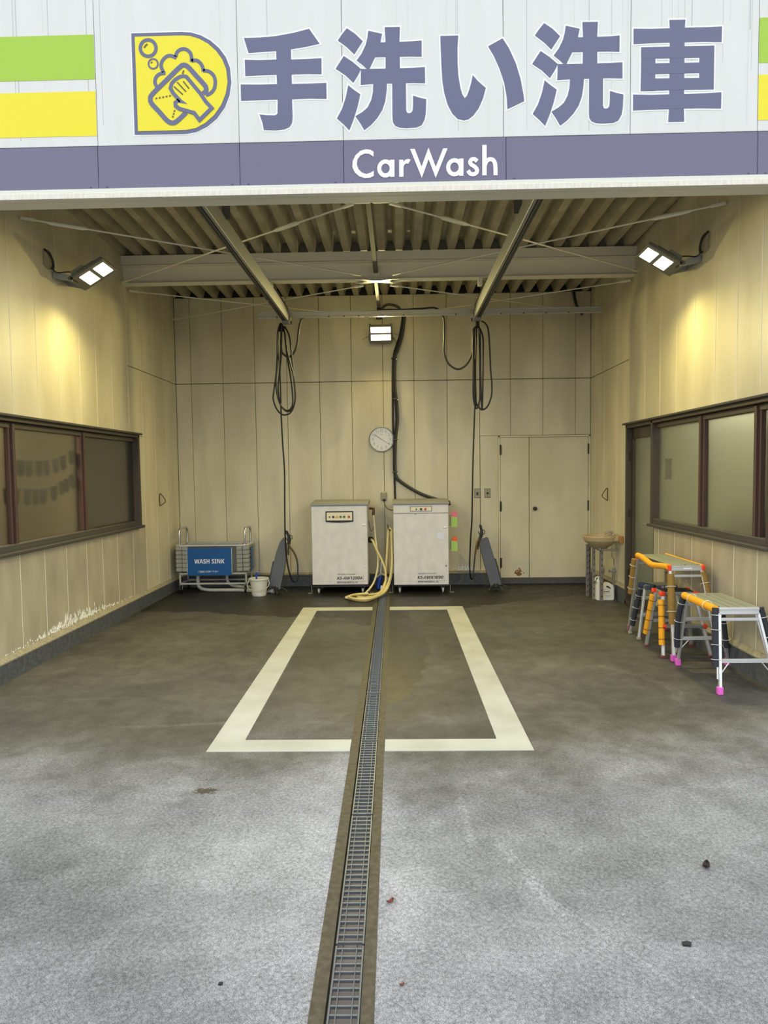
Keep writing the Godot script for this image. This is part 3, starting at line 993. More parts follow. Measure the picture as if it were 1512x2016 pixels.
func back_wall() -> void:
	var rear := span(Vector3(WALL_L - 0.2, 0, -10.62), Vector3(WALL_R + 0.2, 4.29, WALL_B - 0.03))
	rear.box(Vector3((WALL_L + WALL_R) / 2, 4.55, -10.72), Vector3(6.6, 0.7, 0.1))
	var w := struct("wall_back", rear, M.cream_backing, "cream panelled back wall of the wash bay", "wall")
	var xs := [-3.284, -3.054, -2.58, -2.103, -1.627, -1.145, -0.671, -0.205, 0.252, 0.739, 1.217, 1.671, 2.148, 2.623, 2.847]
	for i in xs.size() - 1:
		var a: float = xs[i] + GAP
		var e: float = xs[i + 1] - GAP
		panel(w, Vector3(a, 3.041, WALL_B - 0.03), Vector3(e, 4.29, WALL_B))
		if e < 1.3:
			panel(w, Vector3(a, 0.2, WALL_B - 0.03), Vector3(e, 3.033, WALL_B))
		else:
			panel(w, Vector3(a, 2.212, WALL_B - 0.03), Vector3(e, 3.033, WALL_B))
	panel(w, Vector3(1.222, 0.2, WALL_B - 0.03), Vector3(1.487, 2.209, WALL_B))
	var fk := MB.new()
	for k in 900:
		var x := rng.randf_range(-3.2, 1.45)
		var crowd := exp(-pow((x - 0.98) / 0.16, 2.0)) * 1.2 + 0.05
		if rng.randf() > crowd:
			continue
		var y := 0.206 + absf(rng.randfn(0.0, 0.03)) * crowd
		var h := rng.randf_range(0.006, 0.024) * (0.3 + crowd)
		var wd := rng.randf_range(0.004, 0.014)
		fk.prism([x - wd, y, x + wd, y + 0.004, x + wd * 0.3, y + h, x - wd * 0.4, y + h * 0.6], 0.0, 0.0005 + rng.randf() * 0.002, Transform3D(Basis(), Vector3(0, 0, WALL_B)))
	var fo := obj("peeled_paint", fk, M.peeled_paint, w)
	fo.set_meta("kind", "stuff")
	var bp := span(Vector3(WALL_L, 0, -10.5), Vector3(1.487, 0.172, -10.405), 0.004)
	bp.box(Vector3(2.17, 0.032, -10.46), Vector3(1.36, 0.064, 0.06), 0.006)
	var bb := struct("baseboard_back", bp, M.base_concrete, "concrete foot along the back wall and under the double door", "baseboard")
	var lp := MB.new()
	lp.prism([-10.5, 0.173, -10.395, 0.173, -10.394, 0.185, WALL_B + 0.001, 0.208, -10.5, 0.208], -1.487, -WALL_L, Transform3D(Basis(Vector3(0, 0, 1), Vector3(0, 1, 0), Vector3(-1, 0, 0)), Vector3.ZERO))
	obj("ledge", lp, M.ledge_paint, bb)
	# the uneven double door
	var fr := MB.new()
	for b in [[1.488, 1.514, 0.066, 2.208], [2.816, 2.845, 0.066, 2.208], [1.488, 2.845, 2.182, 2.208]]:
		fr.box(Vector3((b[0] + b[1]) / 2, (b[2] + b[3]) / 2, WALL_B - 0.008), Vector3(b[1] - b[0], b[3] - b[2], 0.044), 0.003)
	var d := struct("door_1", fr, M.cream_door, "cream steel double door of uneven leaves in the back wall", "door")
	obj("narrow_leaf", span(Vector3(1.518, 0.092, WALL_B - 0.03), Vector3(1.942, 2.179, WALL_B - 0.002), 0.003), M.cream_door, d)
	var main := obj("wide_leaf", span(Vector3(1.950, 0.092, WALL_B - 0.03), Vector3(2.812, 2.179, WALL_B - 0.002), 0.003), M.cream_door, d)
	obj("astragal", span(Vector3(1.952, 0.092, WALL_B - 0.002), Vector3(1.984, 2.176, WALL_B + 0.004), 0.002), M.cream_door, main)
	var kn := MB.new()
	kn.lathe([[0.030, 0.0], [0.030, 0.006], [0.012, 0.010], [0.011, 0.030], [0.024, 0.036], [0.028, 0.046], [0.026, 0.056], [0.016, 0.062], [0.0, 0.063]], 20, Transform3D(Basis(Vector3(1, 0, 0), Vector3(0, 0, 1), Vector3(0, -1, 0)), Vector3(2.027, 1.126, WALL_B)))
	obj("door_knob", kn, M.hinge, main)
	for y in [2.0, 1.163, 0.319]:
		for x in [1.516, 2.812]:
			var hg := MB.new()
			hg.tube([Vector3(x, y - 0.075, WALL_B + 0.014), Vector3(x, y + 0.075, WALL_B + 0.014)], 0.011, 10)
			hg.box(Vector3(x + 0.010, y, WALL_B + 0.004), Vector3(0.022, 0.14, 0.006))
			obj("hinge", hg, M.hinge, d)
	var ru := MB.new()
	for k in 26:
		var c := Vector2(1.79 + rng.randfn(0, 0.034), 0.165 + rng.randfn(0, 0.024))
		if c.y < 0.11:
			continue
		var poly := []
		var r := rng.randf_range(0.008, 0.026)
		for q in 7:
			poly.append(c + Vector2.from_angle(TAU * q / 7) * r * rng.randf_range(0.55, 1.0))
		ru.prism(poly, 0.0, 0.0005 + rng.randf() * 0.0015, Transform3D(Basis(), Vector3(0, 0, WALL_B - 0.002)))
	var rp := obj("rust_patch", ru, M.rust, d)
	rp.set_meta("kind", "stuff")


func roof_y(z: float) -> float:
	return 4.295 + 0.018 * (z + 10.45)


func roof() -> void:
	var top := MB.new()
	top.prism([-10.8, roof_y(-10.8) + 0.13, -5.22, roof_y(-5.22) + 0.13, -5.22, roof_y(-5.22) + 0.21, -10.8, roof_y(-10.8) + 0.21], -(WALL_R + 0.3), -(WALL_L - 0.3), Transform3D(Basis(Vector3(0, 0, 1), Vector3(0, 1, 0), Vector3(-1, 0, 0)), Vector3.ZERO))
	var c := struct("ceiling", top, M.roof_top, "folded sheet steel roof of deep ridges over the bay", "ceiling")
	var sh := MB.new()
	var pts := []
	for k in range(-16, 16):
		var x := -0.165 + 0.2084 * k
		for q in [[-0.040, 0.0], [0.040, 0.0], [0.082, 0.112], [0.126, 0.112]]:
			pts.append(Vector2(x + q[0], q[1]))
	for i in pts.size() - 1:
		var a: Vector2 = pts[i]
		var e: Vector2 = pts[i + 1]
		if e.x < WALL_L - 0.05 or a.x > WALL_R + 0.05:
			continue
		for off in [0.0, 0.004]:
			var q := [Vector3(a.x, a.y + roof_y(-10.6) + off, -10.6), Vector3(e.x, e.y + roof_y(-10.6) + off, -10.6), Vector3(e.x, e.y + roof_y(-5.25) + off, -5.25), Vector3(a.x, a.y + roof_y(-5.25) + off, -5.25)]
			var dn := Vector3(e.y - a.y, -(e.x - a.x), 0)
			sh.face(q, dn if off == 0.0 else -dn)
	obj("corrugated_sheet", sh, M.roof_sheet, c)
	var cl := MB.new()
	cl.prism([-0.066, 0.0, 0.066, 0.0, 0.024, 0.114, -0.024, 0.114], -0.003, 0.003)
	var cm := cl.mesh()
	for k in range(-15, 14):
		var x := -0.165 + 0.2084 * k + 0.104
		if x < WALL_L + 0.03 or x > WALL_R - 0.03:
			continue
		obj("ridge_closer", cm, M.closer, c, Vector3(x, roof_y(-8.53), -8.53))
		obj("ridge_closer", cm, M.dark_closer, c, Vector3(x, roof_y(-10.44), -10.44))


# ---------------------------------------------------------------- the sign above the opening
func plate(polys: Array, z0: float, z1: float, offset := Vector2.ZERO) -> MB:
	var mb := MB.new()
	var k := 0
	for p in polys:       # each stroke a hair prouder than the one before, so that crossings do not share a face
		mb.prism(p, z0 + 0.00015 * k, z1 + 0.00015 * k, Transform3D(Basis(), Vector3(offset.x, offset.y, 0)))
		k += 1
	return mb


func keyline(polys: Array, z0: float, z1: float, grow: float, offset := Vector2.ZERO) -> MB:
	# the white border of the cut lettering: each outline grown a little
	var mb := MB.new()
	var k := 0
	for p in polys:
		var q := PackedVector2Array(v2(p))
		if Geometry2D.is_polygon_clockwise(q):
			q.reverse()
		for g in Geometry2D.offset_polygon(q, grow, Geometry2D.JOIN_MITER):
			if not Geometry2D.is_polygon_clockwise(g):
				mb.prism(Array(g), z0, z1 + 0.00008 * k, Transform3D(Basis(), Vector3(offset.x, offset.y, 0)))
		k += 1
	return mb


func fascia() -> void:
	var bk := MB.new()
	bk.box(Vector3(-0.2, 4.75, FRONT - 0.11), Vector3(8.4, 1.95, 0.14))
	struct("wall_front", bk, M.cream_backing, "back of the tall sign front above the opening", "wall")
	var s := thing("fascia_sign", "long white sign above the opening with yellow emblem, big purple characters and purple band", "sign", Vector3.ZERO)
	var xs := [-4.35, -3.18, -2.152, -1.120, -0.367, 0.785, 1.69, 2.59, 3.95]
	for i in xs.size() - 1:
		obj("white_panel", span(Vector3(xs[i] + 0.0015, 4.09, FRONT - 0.04), Vector3(xs[i + 1] - 0.0015, 5.7, FRONT), 0.002), M.sign_white, s)
	xs = [-4.35, -3.18, -2.156, -1.120, -0.366, 0.803, 2.594, 3.95]
	for i in xs.size() - 1:
		obj("purple_panel", span(Vector3(xs[i] + 0.0015, 3.770, FRONT - 0.04), Vector3(xs[i + 1] - 0.0015, 4.086, FRONT + (0.004 if i == 4 else 0.001)), 0.002), M.sign_purple, s)
		for x in [xs[i] + 0.06, xs[i + 1] - 0.06]:
			var rv := MB.new()
			rv.lathe([[0.007, 0.0], [0.006, 0.003], [0.0, 0.004]], 8, Transform3D(Basis(Vector3(1, 0, 0), Vector3(0, 0, 1), Vector3(0, -1, 0)), Vector3(x, 3.80, FRONT + 0.003)))
			obj("rivet", rv, M.sign_purple, s)
	for b in [[-4.35, -2.156, 4.559, 4.870, "sign_green"], [-4.35, -2.156, 4.161, 4.475, "sign_yellow"], [2.592, 3.95, 4.559, 4.867, "sign_green"], [2.592, 3.95, 4.164, 4.477, "sign_yellow"]]:
		obj("colour_stripe", span(Vector3(b[0], b[2], FRONT), Vector3(b[1], b[3], FRONT + 0.002)), M[b[4]], s)
	# rain streaks, faint
	var st := MB.new()
	for k in 34:
		var x := rng.randf_range(-3.0, 3.0)
		if rng.randf() < 0.45:
			x = rng.randf_range(1.2, 2.6) if rng.randf() < 0.65 else rng.randf_range(-2.9, -2.2)
		var l := rng.randf_range(0.15, 0.9)
		var w := rng.randf_range(0.0012, 0.004)
		st.prism([x - w, 5.69, x + w, 5.69, x + w * 0.3 + rng.randfn(0, 0.003), 5.0 - l, x - w * 0.3, 5.0 - l], 0.0, 0.0004, Transform3D(Basis(), Vector3(0, 0, FRONT)))
	var so := obj("rain_streak", st, M.sign_streak, s)
	so.set_meta("kind", "stuff")
	var hand_character := [
		[-1.068, 4.818, -0.955, 4.818, -0.834, 4.826, -0.708, 4.845, -0.598, 4.87, -0.526, 4.766, -0.623, 4.748, -0.732, 4.733, -0.732, 4.66, -0.615, 4.662, -0.514, 4.665, -0.515, 4.555, -0.617, 4.559, -0.731, 4.558, -0.73, 4.491, -0.589, 4.491, -0.482, 4.493, -0.482, 4.383, -0.601, 4.388, -0.731, 4.385, -0.729, 4.262, -0.734, 4.22, -0.753, 4.192, -0.789, 4.177, -0.848, 4.171, -0.939, 4.175, -0.947, 4.224, -0.967, 4.284, -0.919, 4.278, -0.86, 4.275, -0.842, 4.281, -0.837, 4.292, -0.834, 4.386, -0.989, 4.385, -1.099, 4.383, -1.099, 4.496, -0.967, 4.492, -0.836, 4.492, -0.838, 4.559, -0.961, 4.558, -1.064, 4.555, -1.065, 4.667, -0.958, 4.662, -0.837, 4.663, -0.837, 4.724, -0.933, 4.72, -1.037, 4.715]]
	var wash_character := [
		[-0.328, 4.867, -0.269, 4.827, -0.216, 4.775, -0.246, 4.732, -0.277, 4.686, -0.33, 4.738, -0.393, 4.785, -0.363, 4.827],
		[-0.353, 4.676, -0.289, 4.633, -0.231, 4.583, -0.256, 4.536, -0.287, 4.49, -0.343, 4.543, -0.412, 4.59, -0.383, 4.633],
		[-0.324, 4.473, -0.283, 4.439, -0.239, 4.408, -0.26, 4.321, -0.29, 4.233, -0.321, 4.159, -0.363, 4.203, -0.409, 4.244, -0.371, 4.31, -0.343, 4.389],
		[-0.175, 4.845, -0.127, 4.834, -0.077, 4.822, -0.09, 4.763, -0.104, 4.714, -0.129, 4.663, -0.171, 4.582, -0.188, 4.582, -0.217, 4.61, -0.26, 4.644, -0.225, 4.689, -0.195, 4.749, -0.181, 4.8],
		[-0.123, 4.763, 0.05, 4.764, 0.146, 4.765, 0.205, 4.769, 0.204, 4.659, 0.121, 4.663, -0.144, 4.663],
		[-0.057, 4.867, 0.051, 4.866, 0.046, 4.762, 0.048, 4.576, -0.054, 4.578, -0.052, 4.764],
		[-0.231, 4.583, -0.188, 4.582, -0.053, 4.581, 0.048, 4.581, 0.144, 4.582, 0.226, 4.585, 0.227, 4.475, 0.143, 4.479, 0.047, 4.479, -0.144, 4.479, -0.234, 4.474],
		[-0.144, 4.487, -0.046, 4.485, -0.05, 4.424, -0.061, 4.354, -0.083, 4.294, -0.12, 4.239, -0.165, 4.193, -0.213, 4.158, -0.242, 4.208, -0.275, 4.256, -0.226, 4.283, -0.187, 4.315, -0.16, 4.366, -0.147, 4.422],
		[-0.008, 4.489, 0.089, 4.486, 0.089, 4.29, 0.095, 4.272, 0.109, 4.267, 0.124, 4.27, 0.135, 4.284, 0.139, 4.312, 0.14, 4.389, 0.185, 4.374, 0.234, 4.362, 0.23, 4.268, 0.221, 4.222, 0.2, 4.184, 0.164, 4.169, 0.091, 4.166, 0.043, 4.17, 0.009, 4.184, -0.006, 4.208, -0.009, 4.245]]
	var i_character := [
		[0.339, 4.797, 0.466, 4.797, 0.46, 4.71, 0.46, 4.608, 0.465, 4.519, 0.478, 4.44, 0.492, 4.391, 0.509, 4.364, 0.525, 4.378, 0.542, 4.42, 0.557, 4.471, 0.568, 4.522, 0.605, 4.479, 0.66, 4.431, 0.641, 4.362, 0.609, 4.292, 0.57, 4.242, 0.536, 4.217, 0.503, 4.21, 0.459, 4.221, 0.421, 4.259, 0.388, 4.321, 0.365, 4.401, 0.351, 4.489, 0.345, 4.606],
		[0.679, 4.718, 0.781, 4.77, 0.826, 4.701, 0.874, 4.598, 0.907, 4.49, 0.928, 4.383, 0.934, 4.334, 0.873, 4.307, 0.815, 4.282, 0.809, 4.372, 0.792, 4.465, 0.759, 4.563, 0.721, 4.648]]
	var car_character := [
		[1.959, 4.866, 2.071, 4.866, 2.067, 4.806, 2.068, 4.438, 2.067, 4.257, 2.071, 4.166, 1.958, 4.166, 1.963, 4.259, 1.964, 4.625, 1.963, 4.809],
		[1.708, 4.813, 1.83, 4.809, 1.962, 4.81, 2.068, 4.811, 2.208, 4.81, 2.328, 4.813, 2.327, 4.708, 2.209, 4.713, 2.067, 4.713, 1.961, 4.713, 1.831, 4.713, 1.709, 4.709],
		[1.762, 4.684, 1.862, 4.684, 1.863, 4.383, 1.761, 4.384, 1.763, 4.537],
		[2.173, 4.683, 2.276, 4.684, 2.276, 4.525, 2.276, 4.384, 2.174, 4.384],
		[1.762, 4.684, 1.997, 4.684, 2.276, 4.684, 2.276, 4.604, 1.764, 4.606],
		[1.808, 4.572, 2.225, 4.57, 2.226, 4.499, 1.809, 4.499],
		[1.763, 4.468, 2.274, 4.463, 2.276, 4.384, 2, 4.386, 1.761, 4.384],
		[1.708, 4.36, 1.834, 4.355, 1.962, 4.356, 2.067, 4.355, 2.214, 4.357, 2.33, 4.362, 2.329, 4.251, 2.191, 4.256, 2.068, 4.257, 1.961, 4.255, 1.835, 4.255, 1.708, 4.251]]
	var kz := FRONT + 0.0015
	var lz := FRONT + 0.004
	for g in [[hand_character, 0.0], [wash_character, 0.0], [i_character, 0.0], [wash_character, 1.404], [car_character, 0.0]]:
		var ch := obj("character", plate(g[0], FRONT, lz, Vector2(g[1], 0)), M.sign_letter, s)
		obj("white_edge", keyline(g[0], FRONT, kz, 0.011, Vector2(g[1], 0)), M.sign_key, ch)
	# the latin line
	var z0 := FRONT + 0.004
	var z1 := FRONT + 0.008
	obj("letter", plate([[-0.149, 4.003, -0.173, 4.017, -0.204, 4.021, -0.243, 4.011, -0.279, 3.981, -0.3, 3.94, -0.303, 3.898, -0.286, 3.86, -0.254, 3.832, -0.215, 3.819, -0.18, 3.82, -0.15, 3.832, -0.149, 3.869, -0.172, 3.856, -0.203, 3.847, -0.234, 3.857, -0.259, 3.882, -0.271, 3.917, -0.266, 3.951, -0.244, 3.978, -0.213, 3.991, -0.182, 3.989, -0.149, 3.969]], z0, z1), M.white_print, s)
	for dx in [0.0, 0.4965]:
		var a := plate([[-0.031, 3.943, 0.001, 3.943, 0.0, 3.823, -0.031, 3.823]], z0, z1, Vector2(dx, -0.002 if dx > 0.0 else 0.0))
		a.ribbon(oval(Vector2(-0.064 + dx, 3.883 - (0.002 if dx > 0.0 else 0.0)), 0.045, 0.049), 0.029, z0, z1 + 0.0003, true)
		obj("letter", a, M.white_print, s)
	obj("letter", plate([[0.035, 3.942, 0.066, 3.941, 0.065, 3.822, 0.034, 3.822], [0.062, 3.921, 0.082, 3.943, 0.105, 3.946, 0.117, 3.94, 0.101, 3.913, 0.085, 3.915, 0.072, 3.906, 0.062, 3.883]], z0, z1), M.white_print, s)
	obj("letter", plate([[0.115, 4.016, 0.148, 4.016, 0.196, 3.89, 0.247, 4.023, 0.298, 3.886, 0.352, 4.015, 0.384, 4.014, 0.297, 3.81, 0.247, 3.943, 0.197, 3.812]], z0, z1), M.white_print, s)
	var sl := MB.new()
	sl.ribbon(smooth(v2([0.596, 3.920, 0.577, 3.935, 0.555, 3.932, 0.545, 3.914, 0.555, 3.897, 0.578, 3.882, 0.594, 3.861, 0.590, 3.840, 0.568, 3.829, 0.545, 3.835, 0.529, 3.856]), 5), 0.028, z0, z1)
	obj("letter", sl, M.white_print, s)
	var h := plate([[0.633, 4.033, 0.664, 4.032, 0.663, 3.82, 0.632, 3.82]], z0, z1)
	h.ribbon(smooth(v2([0.650, 3.890, 0.661, 3.916, 0.683, 3.931, 0.708, 3.927, 0.723, 3.903, 0.727, 3.860, 0.727, 3.819]), 5), 0.029, z0, z1 + 0.0003)
	obj("letter", h, M.white_print, s)
	# the emblem: a hand wiping with a folded cloth among suds
	var outer := [-1.88, 4.87, -1.517, 4.871, -1.447, 4.865, -1.378, 4.844, -1.309, 4.806, -1.247, 4.751, -1.202, 4.689, -1.174, 4.615, -1.167, 4.514, -1.182, 4.424, -1.217, 4.341, -1.277, 4.263, -1.349, 4.208, -1.426, 4.173, -1.503, 4.16, -1.879, 4.162]
	var em := obj("emblem", plate([outer], FRONT, FRONT + 0.004), M.sign_letter, s)
	obj("white_edge", keyline([outer], FRONT, FRONT + 0.0015, 0.008), M.sign_key, em)
	obj("yellow_field", plate([[-1.855, 4.845, -1.518, 4.845, -1.454, 4.84, -1.39, 4.819, -1.327, 4.784, -1.27, 4.732, -1.228, 4.673, -1.201, 4.605, -1.193, 4.515, -1.208, 4.436, -1.242, 4.358, -1.297, 4.286, -1.36, 4.234, -1.431, 4.198, -1.502, 4.186, -1.853, 4.185]], FRONT, FRONT + 0.006), M.sign_yellow, em)
	var e0 := FRONT + 0.006
	for b in [[-1.760, 4.763, 0.057, 0.024], [-1.727, 4.653, 0.034, 0.012]]:
		var rg := MB.new()
		rg.ribbon(oval(Vector2(b[0], b[1]), b[2], b[2]), b[3], e0, e0 + 0.002, true)
		obj("bubble", rg, M.sign_letter, em)
	var hl := MB.new()
	hl.ribbon(v2([-1.789, 4.766, -1.778, 4.781, -1.764, 4.791]), 0.012, e0, e0 + 0.002)
	hl.ribbon(v2([-1.745, 4.657, -1.732, 4.668]), 0.008, e0, e0 + 0.002)
	obj("bubble_glint", hl, M.sign_olive, em)
	var su := MB.new()
	for p in [[-1.704, 4.487, -1.718, 4.521, -1.711, 4.555, -1.69, 4.577, -1.663, 4.585, -1.64, 4.586], [-1.654, 4.593, -1.67, 4.633, -1.66, 4.672, -1.627, 4.702, -1.592, 4.705, -1.558, 4.689],
		[-1.564, 4.698, -1.55, 4.731, -1.521, 4.749, -1.492, 4.749, -1.463, 4.731, -1.449, 4.7, -1.449, 4.661], [-1.45, 4.668, -1.412, 4.669, -1.384, 4.648, -1.37, 4.62, -1.365, 4.592], [-1.367, 4.597, -1.327, 4.591, -1.293, 4.562, -1.281, 4.517, -1.292, 4.466, -1.322, 4.436, -1.352, 4.427]]:
		su.ribbon(smooth(v2(p), 4), 0.025, e0, e0 + 0.002)
	obj("suds_outline", su, M.sign_letter, em)
	var clo := MB.new()
	clo.ribbon(smooth(v2([-1.372, 4.437, -1.351, 4.454, -1.35, 4.479, -1.364, 4.502, -1.418, 4.562, -1.472, 4.622, -1.504, 4.639, -1.536, 4.624, -1.637, 4.534, -1.738, 4.443, -1.755, 4.409, -1.746, 4.375, -1.692, 4.315, -1.638, 4.254, -1.601, 4.236, -1.565, 4.25, -1.499, 4.307]), 4), 0.034, e0, e0 + 0.0022)
	obj("cloth_outline", clo, M.sign_letter, em)
	var hand := [-1.51, 4.375, -1.555, 4.391, -1.574, 4.377, -1.572, 4.354, -1.545, 4.334, -1.44, 4.303, -1.402, 4.253, -1.312, 4.334, -1.353, 4.378, -1.39, 4.435, -1.488, 4.555, -1.512, 4.561, -1.538, 4.555, -1.568, 4.539, -1.595, 4.513, -1.606, 4.479, -1.588, 4.445, -1.56, 4.413, -1.537, 4.387]
	obj("hand_fill", plate([hand], e0, e0 + 0.003), M.sign_yellow, em)
	var ho := MB.new()
	ho.ribbon(v2(hand), 0.027, e0, e0 + 0.004, true)
	obj("hand_outline", ho, M.sign_letter, em)
	var fi := MB.new()
	for p in [[-1.518, 4.432, -1.581, 4.49], [-1.494, 4.451, -1.557, 4.52], [-1.472, 4.473, -1.513, 4.525]]:
		fi.ribbon(v2(p), 0.010, e0, e0 + 0.0045)
	obj("finger_line", fi, M.sign_olive, em)
	var da := MB.new()
	for p in [[-1.724, 4.409, -1.600, 4.429, 5], [-1.508, 4.602, -1.516, 4.578, 2], [-1.580, 4.330, -1.598, 4.271, 3]]:
		var a := Vector2(p[0], p[1])
		var e := Vector2(p[2], p[3])
		for k in p[4]:
			var m: Vector2 = a.lerp(e, (k + 0.5) / p[4])
			var d: Vector2 = (e - a).normalized() * 0.0065
			da.ribbon([m - d, m + d], 0.011, e0, e0 + 0.002)
	obj("fold_dash", da, M.sign_olive, em)
	# white drip trim and the soffit under the front beam
	var tx := Transform3D(Basis(Vector3(0, 0, 1), Vector3(0, 1, 0), Vector3(-1, 0, 0)), Vector3.ZERO)
	var tm := MB.new()
	tm.prism([FRONT - 0.06, 3.768, FRONT + 0.002, 3.768, FRONT + 0.016, 3.752, FRONT + 0.020, 3.713, FRONT - 0.06, 3.713], -3.95, 4.35, tx)
	struct("trim_1", tm, M.sign_trim, "white drip trim along the lower edge of the sign", "trim")
	var so2 := MB.new()
	so2.prism([FRONT - 0.185, 3.716, FRONT + 0.012, 3.712, FRONT + 0.012, 3.78, FRONT - 0.185, 3.90], -3.95, 4.35, tx)
	struct("trim_2", so2, M.soffit, "grey steel soffit on the underside of the sign front", "trim")


# ---------------------------------------------------------------- steel overhead
func structure_above() -> void:
	var xc := (WALL_L + WALL_R) / 2
	var wd := WALL_R - WALL_L
	var b := thing("roof_beam", "cream painted steel beam crossing under the corrugated roof", "beam", Vector3(xc, 3.985, -8.5))
	obj("purlin", one(Vector3(0, 0.278, -0.01), Vector3(wd, 0.110, 0.06), 0.004), M.painted_beam, b)
	obj("upper_flange", one(Vector3(0, 0.212, -0.03), Vector3(wd, 0.012, 0.12), 0.002), M.painted_beam, b)
	obj("web", one(Vector3(0, 0.11, -0.045), Vector3(wd, 0.20, 0.010)), M.painted_beam, b)
	obj("lower_flange", one(Vector3(0, 0.006, -0.045), Vector3(wd, 0.012, 0.13), 0.002), M.painted_beam, b)
	var gp := MB.new()
	gp.prism([-0.26, 0.06, -0.17, 0.075, -0.05, 0.02, 0.05, 0.02, 0.17, 0.075, 0.26, 0.06, 0.26, 0.03, 0.12, -0.05, 0.26, -0.11, 0.26, -0.14, 0.15, -0.13, 0.04, -0.07, -0.04, -0.07, -0.15, -0.13, -0.26, -0.14, -0.26, -0.11, -0.12, -0.05, -0.26, 0.03], 0.004, 0.012, Transform3D(Basis(Vector3(1, 0, 0), Vector3(0, 0, -1), Vector3(0, 1, 0)), Vector3(0, -0.022, -0.045)))
	obj("gusset_plate", gp, M.aluminium_bright, b)
	for s in [-1.0, 1.0]:
		obj("rail_cleat", one(Vector3(-0.03 + 1.255 * s - (0.0 if s < 0 else 0.0), -0.04, -0.045), Vector3(0.05, 0.08, 0.10), 0.003), M.painted_beam, b)
	# struts running back along the middle
	var st := thing("roof_strut", "grey square tube running from the sign front to the mid beam", "strut", Vector3(-0.235, 4.06, -6.95))
	obj("tube", one(Vector3(0, 0.03, 0), Vector3(0.052, 0.06, 3.10), 0.004), M.strut_grey, st)
	obj("end_plate", one(Vector3(0, 0.03, -1.56), Vector3(0.08, 0.11, 0.012), 0.002), M.painted_beam, st)
	var st2 := thing("roof_strut", "grey square tube running from the mid beam to the back wall", "strut", Vector3(-0.248, 4.06, -9.45))
	obj("tube", one(Vector3(0, 0.03, 0), Vector3(0.048, 0.06, 1.75), 0.004), M.strut_grey, st2)
	var gl := MB.new()
	gl.lathe([[0.0, 0.0], [0.042, 0.0], [0.046, 0.03], [0.030, 0.07], [0.026, 0.16], [0.0, 0.165]], 14, Transform3D(Basis(), Vector3(0, -0.155, -0.83)))
	obj("cable_gland", gl, M.black_plastic, st2)
	# the crossed brace rods
	var ends := [
		[Vector3(-3.24, 3.95, -6.20), Vector3(-0.42, 3.972, -8.24), 0.10, "left front brace rod running from the left wall to the beam centre"],
		[Vector3(-0.375, 3.955, -6.06), Vector3(-3.20, 3.955, -8.30), 0.22, "left front brace rod running from the sign centre to the left beam end"],
		[Vector3(2.80, 3.95, -6.20), Vector3(-0.02, 3.972, -8.24), 0.12, "right front brace rod running from the right wall to the beam centre"],
		[Vector3(-0.02, 3.955, -6.06), Vector3(2.76, 3.955, -8.22), 0.20, "right front brace rod running from the sign centre to the right beam end"],
		[Vector3(-3.24, 3.95, -8.68), Vector3(-0.30, 3.955, -10.40), 0.0, "left rear brace rod running from the left wall to the back wall centre"],
		[Vector3(-0.42, 3.945, -8.62), Vector3(-3.22, 3.945, -10.26), 0.0, "left rear brace rod running from the beam centre to the back left corner"],
		[Vector3(2.79, 3.95, -8.63), Vector3(-0.10, 3.955, -10.40), 0.0, "right rear brace rod running from the right wall to the back wall centre"],
		[Vector3(-0.04, 3.945, -8.62), Vector3(2.78, 3.945, -10.28), 0.0, "right rear brace rod running from the beam centre to the back right corner"]]
	for e in ends:
		var a: Vector3 = e[0]
		var z: Vector3 = e[1]
		var t := thing("brace_rod", "thin cream " + e[3], "brace", a)
		var r := MB.new()
		r.tube([Vector3.ZERO, z - a], 0.0085 if a.z > -7 else 0.007, 8)
		obj("rod", r, M.painted_beam, t)
		var d := (z - a).normalized()
		var cv := MB.new()
		cv.bar(-d * 0.03, d * 0.09, 0.030, 0.020)
		obj("clevis", cv, M.painted_beam, t)
		cv = MB.new()
		cv.bar(z - a - d * 0.09, z - a + d * 0.02, 0.030, 0.020)
		obj("clevis", cv, M.painted_beam, t)
		if a.z > -6.1:
			var gu := MB.new()
			gu.prism([-0.10, -0.05, 0.10, -0.07, 0.14, 0.0, 0.10, 0.05, -0.10, 0.05, -0.14, 0.0], -0.006, 0.006, Transform3D(Basis(Vector3(1, 0, 0), Vector3(0, 0, -1), Vector3(0, 1, 0)), Vector3(0.06 * (1.0 if z.x < a.x else -1.0), 0.02, 0.03)))
			obj("gusset_plate", gu, M.painted_beam, t)
		if e[2] > 0.0:
			var q: Vector3 = (z - a) * e[2]
			var tb := MB.new()
			tb.tube([q - d * 0.17, q - d * 0.13, q + d * 0.13, q + d * 0.17], [0.010, 0.019, 0.019, 0.010], 10)
			obj("turnbuckle", tb, M.painted_beam, t)
	# two hose rails running front to back, and the cross rail at their far end
	for s in [-1.0, 1.0]:
		var x := -1.47 if s < 0 else 1.075
		var side := "left" if s < 0 else "right"
		var t := thing("hose_rail", "galvanised overhead hose rail running front to back, above the %s hose bundle" % side, "rail", Vector3(x, 3.72, -7.4), "overhead hose rails")
		obj("channel", one(Vector3(-0.022 * s, 0.075, 0), Vector3(0.030, 0.15, 4.15), 0.003), M.galvanised, t)
		obj("track", one(Vector3(0.025 * s, 0.06, 0), Vector3(0.055, 0.10, 4.15), 0.004), M.rail_track, t)
		var sl := MB.new()
		sl.box(Vector3(0.025 * s, 0.008, 0), Vector3(0.040, 0.006, 4.12))
		sl.box(Vector3(0.040 * s, 0.006, 0), Vector3(0.006, 0.012, 4.14), 0.001)
		sl.box(Vector3(0.010 * s, 0.006, 0), Vector3(0.006, 0.012, 4.14), 0.001)
		obj("slot", sl, M.rail_dark, t)
		var eb := MB.new()
